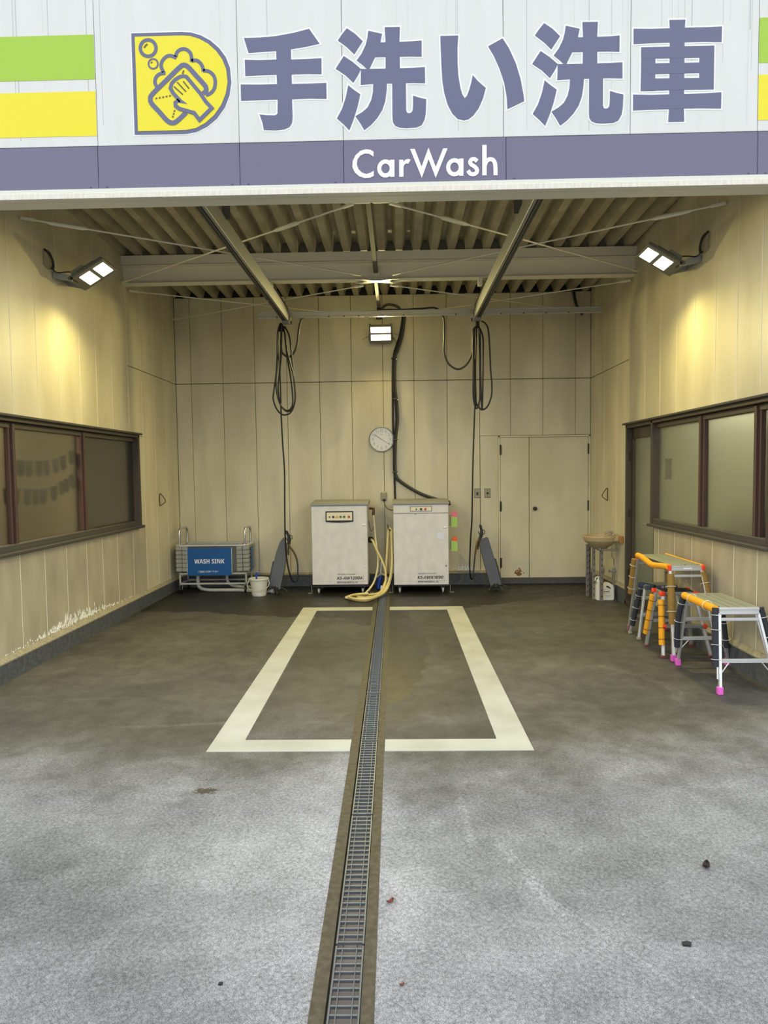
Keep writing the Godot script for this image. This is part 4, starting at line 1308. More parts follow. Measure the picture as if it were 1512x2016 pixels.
		eb.box(Vector3(0.0, -0.012, -2.06), Vector3(0.10, 0.05, 0.07), 0.006)
		eb.box(Vector3(-0.055 * s, 0.01, -2.08), Vector3(0.014, 0.12, 0.05), 0.004)
		obj("end_bracket", eb, M.galvanised, t)
		var ro := MB.new()
		ro.tube([Vector3(-0.075 * s, -0.015, -2.09), Vector3(-0.035 * s, -0.015, -2.09)], 0.024, 12)
		obj("roller", ro, M.black_rubber, t)
		var ha := MB.new()
		ha.bar(Vector3(0.03 * s, 0.255, -1.10), Vector3(-0.02 * s, 0.15, -2.0), 0.05, 0.008)
		obj("hanger", ha, M.strut_grey, t)
		obj("hanger", one(Vector3(-0.04 * s, 0.25, 1.35), Vector3(0.07, 0.24, 0.008), 0.002), M.strut_grey, t)
		obj("bolt", one(Vector3(0.03 * s, 0.0, -0.9), Vector3(0.018, 0.018, 0.018), 0.004), M.chrome, t)
	var cr := thing("cable_rail", "pale aluminium rail running across in front of the back wall top", "rail", Vector3(0.45, 3.775, -9.56))
	obj("body", one(Vector3(0, 0.045, 0), Vector3(4.60, 0.075, 0.05), 0.006), M.aluminium, cr)
	obj("upper_lip", one(Vector3(0, 0.078, 0.03), Vector3(4.60, 0.010, 0.012), 0.002), M.aluminium_bright, cr)
	obj("lower_lip", one(Vector3(0, 0.012, 0.03), Vector3(4.60, 0.018, 0.014), 0.003), M.aluminium_bright, cr)
	obj("joint_plate", one(Vector3(-0.77, 0.04, 0.03), Vector3(0.22, 0.085, 0.012), 0.003), M.aluminium, cr)
	for x in [-2.05, -1.35, -1.15, -0.95, -0.35, 0.35, 0.95, 1.25, 1.55, 1.85]:
		obj("bolt", one(Vector3(x, 0.012, 0.04), Vector3(0.02, 0.012, 0.012), 0.003), M.dark_metal, cr)


# ---------------------------------------------------------------- lamps
const WARM := Color(1.0, 0.93, 0.62)

func wall_flood(at: Vector3, s: float, label: String, wall_x: float) -> void:
	# head hangs out from the wall on a bracket; s = +1 on the left wall. Its face looks down and into the room.
	var t := thing("flood_light", label, "flood light", at, "wall flood lights")
	var ax := Vector3(s * 0.86, 0.51, 0).normalized()      # along the head, away from the wall
	var dn := Vector3(s * 0.51, -0.86, 0.06).normalized()  # where it shines: down, into the room, a little towards the opening
	var fr := Basis(ax, -dn, ax.cross(-dn))
	var xf := Transform3D(fr, Vector3.ZERO)
	var hd := MB.new()
	hd.box(Vector3(0, 0.012, 0), Vector3(0.385, 0.036, 0.33), 0.006, xf)
	for k in 7:
		hd.box(Vector3(0.0, 0.042, -0.12 + 0.04 * k), Vector3(0.20, 0.03, 0.006), 0.001, xf)
	obj("housing", hd, M.lamp_body, t)
	var bx := MB.new()
	bx.box(Vector3(-0.09, 0.065, 0), Vector3(0.14, 0.07, 0.20), 0.008, xf)
	obj("driver_box", bx, M.lamp_box, t)
	for k in [-1.0, 1.0]:
		var pn := MB.new()
		pn.box(Vector3(0.035 + 0.078 * k, -0.0075, 0.0), Vector3(0.118, 0.006, 0.225), 0.002, xf)
		obj("led_panel", pn, M.lamp_glow, t)
		lens_light(t, xf * Vector3(0.035 + 0.078 * k, -0.03, 0.0), dn, LAMP, WARM)
	# bracket back to the wall
	var w := wall_x - at.x
	var br := MB.new()
	for z in [-0.15, 0.15]:
		br.bar(Vector3(w + s * 0.01, -0.035, z), Vector3(-s * 0.13, -0.075, z), 0.008, 0.055)
	br.box(Vector3(w + s * 0.012, -0.035, 0), Vector3(0.014, 0.06, 0.32), 0.004)
	obj("bracket", br, M.lamp_box, t)
	var kb := MB.new()
	kb.tube([Vector3(-s * 0.14, -0.072, -0.165), Vector3(-s * 0.14, -0.072, 0.165)], 0.014, 10)
	obj("pivot", kb, M.dark_metal, t)
	# junction plate higher on the wall with its cable
	var jp := MB.new()
	jp.prism([-0.10, 0.10, -0.02, 0.085, 0.03, 0.01, 0.03, -0.05, -0.02, -0.06, -0.10, -0.04], 0.0, 0.018, Transform3D(Basis(Vector3(0, 0, -1), Vector3(0, 1, 0), Vector3(s, 0, 0)), Vector3(w, 0.05, 0.23)))
	obj("junction_plate", jp, M.plate_beige, t)
	obj("plate_edge", pipe([Vector3(w + s * 0.02, 0.15, 0.33), Vector3(w + s * 0.03, 0.135, 0.25), Vector3(w + s * 0.035, 0.06, 0.20), Vector3(w + s * 0.03, 0.0, 0.20)], 0.012, 8, 4), M.dark_metal, t)
	obj("cable", pipe([Vector3(w + s * 0.03, 0.01, 0.24), Vector3(w + s * 0.06, -0.02, 0.18), Vector3(w + s * 0.12, 0.0, 0.12), Vector3(-s * 0.13, 0.03, 0.02)], 0.006, 6, 5), M.dark_metal, t)


func lamps() -> void:
	wall_flood(Vector3(-2.955, 3.655, -6.92), 1.0, "two panel flood light bracketed out from the left wall", WALL_L)
	wall_flood(Vector3(2.515, 3.675, -6.86), -1.0, "two panel flood light bracketed out from the right wall", WALL_R)
	var t := thing("flood_light", "two panel flood light over the clock on the back wall", "flood light", Vector3(-0.225, 3.69, -10.33), "wall flood lights")
	var xf := Transform3D(Basis(Vector3.RIGHT, deg_to_rad(30.0)), Vector3(0, 0, 0.05))
	var hd := MB.new()
	hd.box(Vector3(0, 0, 0), Vector3(0.335, 0.27, 0.045), 0.008, xf)
	hd.box(Vector3(-0.155, 0.142, 0.0), Vector3(0.03, 0.02, 0.03), 0.004, xf)
	hd.box(Vector3(0.155, 0.142, 0.0), Vector3(0.03, 0.02, 0.03), 0.004, xf)
	obj("housing", hd, M.lamp_body, t)
	for k in [-1.0, 1.0]:
		var pn := MB.new()
		pn.box(Vector3(0, 0.012 + 0.056 * k, 0.024), Vector3(0.285, 0.084, 0.006), 0.002, xf)
		obj("led_panel", pn, M.lamp_glow, t)
		lens_light(t, xf * Vector3(0, 0.012 + 0.056 * k, 0.05), xf.basis * Vector3(0, -0.08, 1), LAMP * 1.3, WARM)
	var br := MB.new()
	br.box(Vector3(-0.18, -0.02, -0.03), Vector3(0.012, 0.06, 0.12), 0.003)
	br.box(Vector3(0.18, -0.02, -0.03), Vector3(0.012, 0.06, 0.12), 0.003)
	br.box(Vector3(0, -0.02, -0.10), Vector3(0.37, 0.06, 0.03), 0.003)
	obj("bracket", br, M.lamp_box, t)
	# cobwebby twigs caught behind it
	var tw := MB.new()
	for p in [[0.17, 0.03, 0.27, 0.0], [0.17, -0.01, 0.24, -0.09], [0.17, -0.03, 0.22, -0.10], [-0.17, -0.01, -0.28, -0.05]]:
		tw.tube([Vector3(p[0], p[1], -0.06), Vector3(p[2], p[3], -0.07)], 0.0025, 5)
	obj("twig", tw, M.dark_metal, t)


# ---------------------------------------------------------------- hoses
func v3(flat: Array) -> Array:
	var o := []
	for i in range(0, flat.size(), 3):
		o.append(Vector3(flat[i], flat[i + 1], flat[i + 2]))
	return o


func spray_gun(parent: Node3D, grip: Vector3, lean: float) -> void:
	# a pistol grip with trigger guard and lever, hung nose down in its holder
	var xf := Transform3D(Basis(Vector3(0, 0, 1), lean), grip)
	var mb := MB.new()
	mb.prism([-0.022, 0.0, 0.020, 0.0, 0.030, 0.05, 0.026, 0.10, 0.002, 0.15, -0.012, 0.185, -0.040, 0.20, -0.046, 0.17, -0.020, 0.12, -0.016, 0.06], -0.016, 0.016, xf)
	mb.tube([xf * Vector3(0.024, 0.06, 0), xf * Vector3(0.050, 0.08, 0), xf * Vector3(0.046, 0.12, 0), xf * Vector3(0.014, 0.13, 0)], 0.006, 6)
	mb.bar(xf * Vector3(-0.018, 0.05, 0), xf * Vector3(-0.045, 0.10, 0), 0.012, 0.010)
	var g := obj("spray_gun", mb, M.black_plastic, parent)
	var nz := MB.new()
	nz.tube([xf * Vector3(0.0, 0.005, 0), xf * Vector3(-0.005, -0.06, 0), xf * Vector3(-0.008, -0.16, 0.0)], 0.011, 8)
	obj("lance", nz, M.brass, g)


func hoses() -> void:
	var a := thing("pressure_hose", "black pressure hose coiled under the left rail, reaching the left gun post", "hose", Vector3.ZERO, "coiled pressure hoses")
	obj("coil", pipe(v3([-1.557, 3.696, -9.5, -1.593, 3.569, -9.504, -1.604, 3.297, -9.507, -1.622, 3.056, -9.511, -1.66, 2.815, -9.514, -1.672, 2.694, -9.518, -1.634, 2.572, -9.521, -1.571, 2.498, -9.525, -1.514, 2.485, -9.528, -1.448, 2.513, -9.532, -1.398, 2.602, -9.535, -1.375, 2.732, -9.539, -1.385, 2.895, -9.542, -1.411, 3.22, -9.546, -1.431, 3.463, -9.549, -1.454, 3.576, -9.553, -1.494, 3.65, -9.556, -1.535, 3.692, -9.56]), 0.0105, 8, 6), M.black_rubber, a)
	obj("coil", pipe(v3([-1.554, 3.686, -9.53, -1.586, 3.542, -9.528, -1.596, 3.219, -9.526, -1.63, 2.977, -9.524, -1.622, 2.775, -9.521, -1.583, 2.636, -9.519, -1.527, 2.554, -9.517, -1.478, 2.529, -9.515, -1.428, 2.552, -9.513, -1.385, 2.632, -9.511, -1.374, 2.77, -9.509, -1.393, 3.012, -9.506, -1.461, 3.294, -9.504, -1.495, 3.567, -9.502, -1.517, 3.671, -9.5]), 0.0105, 8, 6), M.black_rubber, a)
	obj("coil", pipe(v3([-1.551, 3.684, -9.56, -1.559, 3.466, -9.557, -1.578, 3.143, -9.553, -1.608, 2.859, -9.55, -1.587, 2.655, -9.547, -1.547, 2.581, -9.543, -1.482, 2.543, -9.54, -1.423, 2.603, -9.537, -1.411, 2.732, -9.533, -1.438, 3.016, -9.53, -1.473, 3.258, -9.527, -1.506, 3.604, -9.523, -1.528, 3.684, -9.52]), 0.0105, 8, 6), M.black_rubber, a)
	obj("drop", pipe(v3([-1.53, 3.675, -9.48, -1.548, 3.294, -9.492, -1.57, 3.055, -9.503, -1.57, 2.814, -9.515, -1.573, 2.491, -9.538, -1.566, 2.1, -9.57, -1.554, 1.716, -9.6, -1.562, 1.3, -9.61, -1.568, 0.939, -9.622, -1.57, 0.79, -9.643, -1.569, 0.64, -9.665, -1.563, 0.515, -9.687, -1.545, 0.363, -9.708, -1.516, 0.245, -9.73, -1.486, 0.177, -9.752, -1.464, 0.171, -9.773, -1.441, 0.225, -9.795, -1.43, 0.322, -9.817, -1.434, 0.394, -9.838, -1.448, 0.472, -9.86]), 0.0105, 8, 6), M.black_rubber, a)
	obj("sleeve", pipe(v3([-1.446, 0.467, -9.86, -1.471, 0.541, -9.87, -1.511, 0.606, -9.88, -1.552, 0.655, -9.89, -1.568, 0.69, -9.9]), 0.014, 8, 5), M.brass, a)
	obj("wrap", pipe(v3([-1.535, 3.71, -9.53, -1.54, 3.66, -9.53, -1.545, 3.60, -9.53]), 0.028, 10, 3), M.black_rubber, a)
	spray_gun(a, Vector3(-1.563, 0.69, -9.9), 0.0)
	var b := thing("pressure_hose", "black pressure hose coiled under the right rail, reaching the right gun post", "hose", Vector3.ZERO, "coiled pressure hoses")
	obj("coil", pipe(v3([1.073, 3.627, -9.5, 1.025, 3.573, -9.503, 1.016, 3.414, -9.507, 1.022, 3.015, -9.51, 1.021, 2.734, -9.513, 1.037, 2.597, -9.517, 1.065, 2.532, -9.52, 1.094, 2.581, -9.523, 1.12, 2.734, -9.527, 1.118, 3.016, -9.53, 1.104, 3.418, -9.533, 1.101, 3.578, -9.537, 1.094, 3.635, -9.54]), 0.0105, 8, 6), M.black_rubber, b)
	obj("coil", pipe(v3([1.068, 3.626, -9.53, 1.048, 3.562, -9.528, 1.038, 3.258, -9.526, 1.04, 2.936, -9.524, 1.034, 2.735, -9.522, 1.062, 2.613, -9.52, 1.102, 2.54, -9.518, 1.15, 2.515, -9.516, 1.215, 2.562, -9.514, 1.264, 2.69, -9.512, 1.272, 2.85, -9.51, 1.256, 3.051, -9.508, 1.245, 3.331, -9.506, 1.226, 3.57, -9.504, 1.186, 3.658, -9.502, 1.134, 3.686, -9.5]), 0.0105, 8, 6), M.black_rubber, b)
	obj("coil", pipe(v3([1.104, 3.631, -9.56, 1.136, 3.566, -9.556, 1.163, 3.46, -9.552, 1.161, 3.179, -9.548, 1.155, 2.856, -9.544, 1.145, 2.533, -9.54, 1.133, 2.614, -9.536, 1.126, 2.936, -9.532, 1.123, 3.256, -9.528, 1.119, 3.528, -9.524, 1.095, 3.623, -9.52]), 0.0105, 8, 6), M.black_rubber, b)
	obj("coil", pipe(v3([1.086, 3.643, -9.58, 1.076, 3.505, -9.57, 1.061, 3.182, -9.56, 1.058, 2.859, -9.55, 1.064, 2.60, -9.54, 1.05, 2.56, -9.53]), 0.0105, 8, 6), M.black_rubber, b)
	obj("drop", pipe(v3([1.052, 3.604, -9.46, 1.021, 3.519, -9.472, 1.024, 3.171, -9.484, 1.036, 2.772, -9.496, 1.044, 2.612, -9.508, 1.035, 2.358, -9.52, 1.018, 1.85, -9.537, 1.008, 1.383, -9.554, 1.004, 1.052, -9.588, 0.992, 0.828, -9.622, 0.983, 0.601, -9.656, 0.98, 0.401, -9.69, 0.991, 0.238, -9.724, 1.011, 0.185, -9.758, 1.035, 0.216, -9.792, 1.053, 0.354, -9.826, 1.072, 0.509, -9.86]), 0.0105, 8, 6), M.black_rubber, b)
	obj("sleeve", pipe(v3([1.072, 0.512, -9.86, 1.088, 0.604, -9.873, 1.113, 0.688, -9.887, 1.146, 0.755, -9.9]), 0.014, 8, 5), M.brass, b)
	obj("wrap", pipe(v3([1.085, 3.69, -9.53, 1.082, 3.66, -9.53, 1.08, 3.60, -9.53]), 0.028, 10, 3), M.black_rubber, b)
	spray_gun(b, Vector3(1.151, 0.74, -9.9), -0.18)
	# feed lines looping off the cross rail
	tag(obj("feed_hose", pipe(v3([-1.241, 3.8, -9.60, -1.282, 3.772, -9.60, -1.318, 3.644, -9.60, -1.342, 3.467, -9.60, -1.373, 3.362, -9.60, -1.423, 3.29, -9.60, -1.473, 3.275, -9.60, -1.522, 3.3, -9.60, -1.553, 3.349, -9.60, -1.56, 3.5, -9.60]), 0.015, 8, 6), M.grey_hose), "short grey feed hose looping from the cross rail to the left coil", "hose")
	tag(obj("feed_hose", pipe(v3([0.598, 3.813, -9.6, 0.646, 3.735, -9.6, 0.648, 3.518, -9.6, 0.642, 3.317, -9.6, 0.682, 3.178, -9.6, 0.747, 3.105, -9.6, 0.828, 3.071, -9.6, 0.91, 3.102, -9.6, 0.984, 3.19, -9.6, 1.022, 3.31, -9.6, 1.033, 3.471, -9.6, 1.05, 3.6, -9.58]), 0.014, 8, 6), M.grey_hose), "long grey feed hose hanging in a deep loop beside the right coil", "hose")
	# lines clipped down the back wall
	var wl := thing("supply_line", "thick grey hose pair clipped down the back wall to the right machine", "hose", Vector3.ZERO)
	var wp := v3([0.127, 3.968, -10.4, 0.087, 3.69, -10.4, 0.018, 3.471, -10.4, -0.021, 3.354, -10.4, -0.026, 2.955, -10.4, 0.001, 2.658, -10.4, 0.005, 2.435, -10.4, -0.028, 2.137, -10.4, -0.033, 1.688, -10.4, 0.048, 1.552, -10.4, 0.347, 1.367, -10.4, 0.70, 1.245, -10.36])
	obj("hose", pipe(wp, 0.019, 8, 8), M.grey_hose, wl)
	var wq := []
	for p in wp:
		wq.append(p + Vector3(-0.022, -0.006, 0.014))
	obj("hose", pipe(wq, 0.014, 8, 8), M.black_rubber, wl)
	for c in v3([-0.036, 3.357, -10.40, -0.022, 2.765, -10.40, -0.03, 2.168, -10.40, -0.042, 1.688, -10.40]):
		obj("clip", one(c, Vector3(0.085, 0.014, 0.07), 0.003), M.black_plastic, wl)
		obj("clip_screw", one(c + Vector3(0.035, -0.012, 0.03), Vector3(0.020, 0.020, 0.01), 0.004), M.white_print, wl)
	tag(obj("thin_hose", pipe(v3([0.098, 3.971, -10.425, 0.05, 3.693, -10.425, -0.05, 3.356, -10.425, -0.066, 2.66, -10.425, -0.062, 2.138, -10.425, -0.046, 1.274, -10.425, -0.04, 0.9, -10.425]), 0.014, 8, 8), M.black_rubber), "straight black hose running down the back wall beside the clock", "hose")
	tag(obj("gland_hose", pipe(v3([-0.232, 4.02, -10.28, -0.15, 4.10, -10.3, -0.07, 4.109, -10.3, 0.039, 4.064, -10.3, 0.111, 3.947, -10.34]), 0.019, 8, 6), M.grey_hose), "grey hose arching out of the black gland above the cross rail", "hose")
	tag(obj("rail_cable", pipe(v3([-0.24, 3.93, -9.9, -0.16, 3.885, -9.62, 0.07, 3.873, -9.58, 0.344, 3.886, -9.6, 0.515, 3.895, -9.6, 0.61, 3.84, -9.61]), 0.012, 8, 6), M.black_rubber), "black cable lying along the top of the cross rail", "cable")
	tag(obj("cut_pipe", pipe(v3([2.565, 4.295, -10.38, 2.587, 4.19, -10.38, 2.624, 4.059, -10.38, 2.698, 3.934, -10.36]), 0.020, 8, 6), M.black_rubber), "short bent black pipe end by the top right corner of the back wall", "pipe")
	# the yellow water hoses between the machines
	var y := thing("water_hose", "yellow water hose hung between the machines and looped on the floor", "hose", Vector3.ZERO)
	obj("hung_loop", pipe(v3([-0.19, 0.30, -9.78, -0.165, 0.60, -9.80, -0.150, 0.83, -9.82, -0.125, 0.90, -9.82, -0.105, 0.84, -9.80, -0.100, 0.60, -9.76, -0.105, 0.36, -9.72, -0.15, 0.16, -9.66, -0.25, 0.035, -9.45, -0.42, 0.022, -9.10, -0.60, 0.022, -9.16, -0.70, 0.022, -9.34, -0.60, 0.022, -9.52, -0.40, 0.024, -9.50, -0.26, 0.05, -9.56, -0.18, 0.20, -9.70]), 0.0175, 10, 8), M.yellow_hose, y)
	obj("hung_loop", pipe(v3([-0.125, 0.25, -9.84, -0.135, 0.55, -9.84, -0.135, 0.82, -9.84, -0.11, 0.885, -9.84, -0.085, 0.80, -9.82, -0.088, 0.50, -9.80, -0.12, 0.22, -9.72, -0.20, 0.06, -9.50, -0.36, 0.062, -9.02, -0.54, 0.062, -8.98, -0.66, 0.060, -9.12, -0.60, 0.056, -9.33, -0.42, 0.056, -9.40]), 0.0175, 10, 8), M.yellow_hose, y)
	obj("hook", pipe(v3([-0.155, 0.955, -9.88, -0.150, 0.93, -9.85, -0.135, 0.895, -9.80, -0.125, 0.875, -9.79, -0.115, 0.89, -9.78]), 0.007, 6, 5), M.dark_metal, y)
	var y2 := thing("drain_hose", "cream hose falling from the brass elbow of the left machine", "hose", Vector3.ZERO)
	obj("hose", pipe(v3([-0.357, 1.150, -9.88, -0.344, 1.002, -9.87, -0.331, 0.806, -9.85, -0.311, 0.64, -9.82, -0.294, 0.459, -9.80, -0.316, 0.277, -9.75, -0.38, 0.12, -9.68, -0.50, 0.026, -9.50, -0.66, 0.024, -9.42, -0.72, 0.024, -9.30, -0.64, 0.024, -9.22]), 0.014, 10, 8), M.cream_hose, y2)
	obj("elbow", pipe(v3([-0.412, 1.185, -9.90, -0.365, 1.185, -9.89, -0.352, 1.165, -9.885, -0.355, 1.09, -9.88]), 0.020, 10, 4), M.brass, y2)
	var y3 := thing("outlet_hose", "yellow hose leaving the black port of the left machine", "hose", Vector3.ZERO)
	obj("hose", pipe(v3([-0.405, 0.745, -9.86, -0.37, 0.735, -9.82, -0.304, 0.595, -9.77, -0.231, 0.443, -9.74, -0.188, 0.291, -9.71, -0.205, 0.124, -9.62, -0.30, 0.034, -9.40, -0.45, 0.024, -9.28, -0.56, 0.022, -9.34, -0.48, 0.022, -9.44]), 0.0155, 10, 8), M.yellow_hose, y3)
	var pt := MB.new()
	pt.tube([Vector3(-0.415, 0.745, -9.87), Vector3(-0.385, 0.742, -9.85)], 0.045, 14)
	obj("port", pt, M.black_plastic, y3)
	var sc := thing("standpipe", "short metal standpipe with blue hose tail behind the yellow loops", "pipe", Vector3(-0.27, 0.0, -10.0))
	obj("pipe", pipe([Vector3(0.015, 0.42, -0.1), Vector3(0.01, 0.30, -0.08), Vector3(0.0, 0.18, -0.04)], 0.014, 8, 4), M.chrome, sc)
	obj("blue_tail", pipe([Vector3(0.0, 0.19, -0.04), Vector3(-0.02, 0.10, 0.0), Vector3(-0.03, 0.02, 0.05)], 0.030, 10, 4), M.brush_blue, sc)
	obj("grey_tail", pipe([Vector3(-0.05, 0.19, 0.0), Vector3(0.01, 0.235, 0.02), Vector3(0.07, 0.22, 0.05), Vector3(0.12, 0.16, 0.08)], 0.014, 8, 5), M.white_hose, sc)


# ---------------------------------------------------------------- machines
func machines() -> void:
	var zf := -9.72
	for k in 2:
		var x0 := -1.222 if k == 0 else -0.082
		var wd := 0.80 if k == 0 else 0.785
		var label := "stainless wash machine cabinet with six buttons and black framed panel, left of the yellow hoses" if k == 0 else "stainless wash machine cabinet with three buttons in its top strip, right of the yellow hoses"
		var t := thing("wash_machine", label, "wash machine", Vector3(x0 + wd / 2, 0, zf - 0.3))
		var zo := 0.3      # front face in its own axes
		obj("body", one(Vector3(0, 0.69, -0.01), Vector3(wd - 0.02, 1.12, 0.56), 0.006), M.stainless, t)
		var cp := MB.new()
		cp.prism([-0.29, 1.243, 0.325, 1.243, 0.325, 1.262, -0.29, 1.298], -wd / 2 - 0.004, wd / 2 + 0.004, Transform3D(Basis(Vector3(0, 0, 1), Vector3(0, 1, 0), Vector3(-1, 0, 0)), Vector3.ZERO))
		obj("top_cover", cp, M.galvanised, t)
		obj("base_rail", one(Vector3(0, 0.108, 0.0), Vector3(wd - 0.02, 0.026, 0.56), 0.003), M.dark_metal, t)
		if k == 0:
			var d := obj("door", one(Vector3(-0.003, 0.682, zo - 0.012), Vector3(wd - 0.024, 1.105, 0.022), 0.004), M.stainless, t)
			for p in [[0.325, 0.965], [0.347, 0.965], [0.353, 0.382]]:
				var lk := MB.new()
				lk.lathe([[0.014, 0.0], [0.013, 0.006], [0.0, 0.008]], 14, Transform3D(Basis(Vector3(1, 0, 0), Vector3(0, 0, 1), Vector3(0, -1, 0)), Vector3(p[0], p[1], zo - 0.001)))
				obj("lock", lk, M.aluminium_bright, d)
			var fr := MB.new()
			fr.prism([-0.193, 1.160, 0.193, 1.160, 0.193, 1.012, 0.10, 1.003, 0.0, 1.0, -0.10, 1.003, -0.193, 1.012], 0.0, 0.010, Transform3D(Basis(), Vector3(0.001, 0, zo - 0.002)))
			var cpn := obj("control_panel", fr, M.black_plastic, t)
			obj("panel_face", one(Vector3(0.001, 1.088, zo + 0.009), Vector3(0.355, 0.112, 0.004), 0.001), M.ivory_panel, cpn)
			var cols := ["button_green", "black_plastic", "button_yellow", "button_green", "button_green", "button_red"]
			for i in 6:
				var x: float = [-0.135, -0.083, -0.034, 0.018, 0.068, 0.135][i]
				round_button(cpn, Vector3(x, 1.082, zo + 0.011), 0.011 if i == 0 else 0.016, M[cols[i]])
		else:
			obj("top_strip", one(Vector3(0, 1.181, zo - 0.012), Vector3(wd - 0.02, 0.118, 0.022), 0.004), M.stainless, t)
			var d := obj("door", one(Vector3(0, 0.616, zo - 0.012), Vector3(wd - 0.02, 0.995, 0.022), 0.004), M.stainless, t)
			for p in [[0.345, 0.92], [0.325, 0.915], [0.345, 0.382]]:
				var lk := MB.new()
				lk.lathe([[0.014, 0.0], [0.013, 0.006], [0.0, 0.008]], 14, Transform3D(Basis(Vector3(1, 0, 0), Vector3(0, 0, 1), Vector3(0, -1, 0)), Vector3(p[0], p[1], zo - 0.001)))
				obj("lock", lk, M.aluminium_bright if p[1] > 0.5 else M.galvanised, d)
			var ds := MB.new()
			ds.lathe([[0.055, 0.0], [0.054, 0.0012], [0.0, 0.0014]], 24, Transform3D(Basis(Vector3(1, 0, 0), Vector3(0, 0, 1), Vector3(0, -1, 0)), Vector3(0.27, 0.80, zo - 0.001)))
			obj("round_seal", ds, M.aluminium_bright, d)
			obj("catch", one(Vector3(-0.075, 1.105, zo + 0.002), Vector3(0.02, 0.012, 0.008), 0.002), M.galvanised, d)
			var cpn := obj("control_panel", one(Vector3(0.003, 1.180, zo + 0.003), Vector3(0.305, 0.072, 0.010), 0.003), M.galvanised, t)
			obj("panel_face", one(Vector3(0.003, 1.180, zo + 0.008), Vector3(0.285, 0.056, 0.004), 0.001), M.ivory_panel, cpn)
			var cols := ["button_green", "black_plastic", "button_red"]
			for i in 3:
				round_button(cpn, Vector3([-0.062, 0.003, 0.064][i], 1.176, zo + 0.010), 0.011 if i == 0 else 0.016, M[cols[i]])
		# lettering low on the door
		var cx := -0.003 + (wd / 2 - 0.24)
		var tx := MB.new()
		tx.text("KS-AW1200A" if k == 0 else "KS-AWK1000", 0.058, 0.002, Transform3D(Basis(), Vector3(cx - 0.025, 0.222, zo + 0.001)), 0.20, "Droid Sans", 700, 0.355)
		obj("model_lettering", tx, M.black_print, t)
		tx = MB.new()
		tx.text("High Quality Car Care System", 0.03, 0.001, Transform3D(Basis(), Vector3(cx - 0.07, 0.278, zo + 0.001)), 0.0, "Droid Sans", 400, 0.25)
		obj("small_lettering", tx, M.grey_print, t)
		tx = MB.new()
		tx.text("NIPPON YUKA KOGYO CO., LTD.", 0.032, 0.001, Transform3D(Basis(), Vector3(cx - 0.055, 0.160, zo + 0.001)), 0.0, "Droid Sans", 700, 0.29)
		obj("maker_lettering", tx, M.black_print, t)
		var ru := MB.new()
		ru.box(Vector3(cx + 0.01, 0.176, zo - 0.0003), Vector3(0.42, 0.002, 0.002))
		ru.box(Vector3(cx + 0.165, 0.22, zo - 0.0003), Vector3(0.002, 0.14, 0.002))
		obj("printed_rule", ru, M.grey_print, t)
		# castors and foot brackets
		for sx in [-1.0, 1.0]:
			for sz in [0.22, -0.22]:
				castor(t, Vector3(sx * (wd / 2 - 0.09), 0.095, sz), M.white_hose, 0.036)
			var ft := MB.new()
			ft.box(Vector3(sx * (wd / 2 + 0.010), 0.055, zo - 0.05), Vector3(0.006, 0.11, 0.035), 0.001)
			ft.box(Vector3(sx * (wd / 2 + 0.035), 0.004, zo - 0.05), Vector3(0.055, 0.006, 0.035), 0.001)
			ft.box(Vector3(sx * (wd / 2 + 0.045), 0.012, zo - 0.05), Vector3(0.014, 0.012, 0.014), 0.003)
			obj("foot_bracket", ft, M.galvanised, t)
		if k == 0:
			obj("side_cable", pipe([Vector3(wd / 2 + 0.0, 1.02, 0.2), Vector3(wd / 2 + 0.03, 0.88, 0.21), Vector3(wd / 2 + 0.05, 0.88, 0.2), Vector3(wd / 2 + 0.07, 0.93, 0.15)], 0.004, 6, 6), M.dark_metal, t)
		else:
			var el := MB.new()
			el.tube(smooth([Vector3(wd / 2 - 0.02, 1.24, -0.2), Vector3(wd / 2 + 0.03, 1.25, -0.2), Vector3(wd / 2 + 0.04, 1.20, -0.2)], 5), 0.02, 8)
			obj("rear_elbow", el, M.dark_metal, t)
	# pockets clipped on the side of the right machine
	for k in 2:
		var y := 0.917 if k == 0 else 0.580
		var t := thing("card_pocket", ["green pocket with pink card, upper one on the right machine's side", "green pocket with orange card, lower one on the right machine's side"][k], "pocket", Vector3(0.776, y, -9.80), "pockets on the machine side")
		var pk := MB.new()
		pk.prism([-0.044, 0.0, 0.044, 0.0, 0.046, 0.130, -0.044, 0.150], -0.018, 0.018)
		obj("pocket", pk, M.pocket_green, t)
		var cd := MB.new()
		if k == 0:
			cd.prism([-0.040, 0.10, 0.040, 0.10, 0.042, 0.218, -0.042, 0.214], -0.012, 0.010)
		else:
			cd.prism([-0.030, 0.10, 0.040, 0.10, 0.042, 0.160, 0.030, 0.195, 0.0, 0.205, -0.028, 0.18], -0.012, 0.010)
		obj("card", cd, M.card_pink if k == 0 else M.card_orange, t)
		obj("back_plate", one(Vector3(-0.03, 0.09, -0.02), Vector3(0.06, 0.15, 0.006), 0.002), M.plate_beige, t)


func round_button(parent: Node3D, at: Vector3, r: float, m: Material) -> void:
	var mb := MB.new()
	mb.lathe([[r, 0.0], [r, 0.008], [r * 0.8, 0.012], [0.0, 0.013]], 16, Transform3D(Basis(Vector3(1, 0, 0), Vector3(0, 0, 1), Vector3(0, -1, 0)), at))
	obj("button", mb, m, parent)


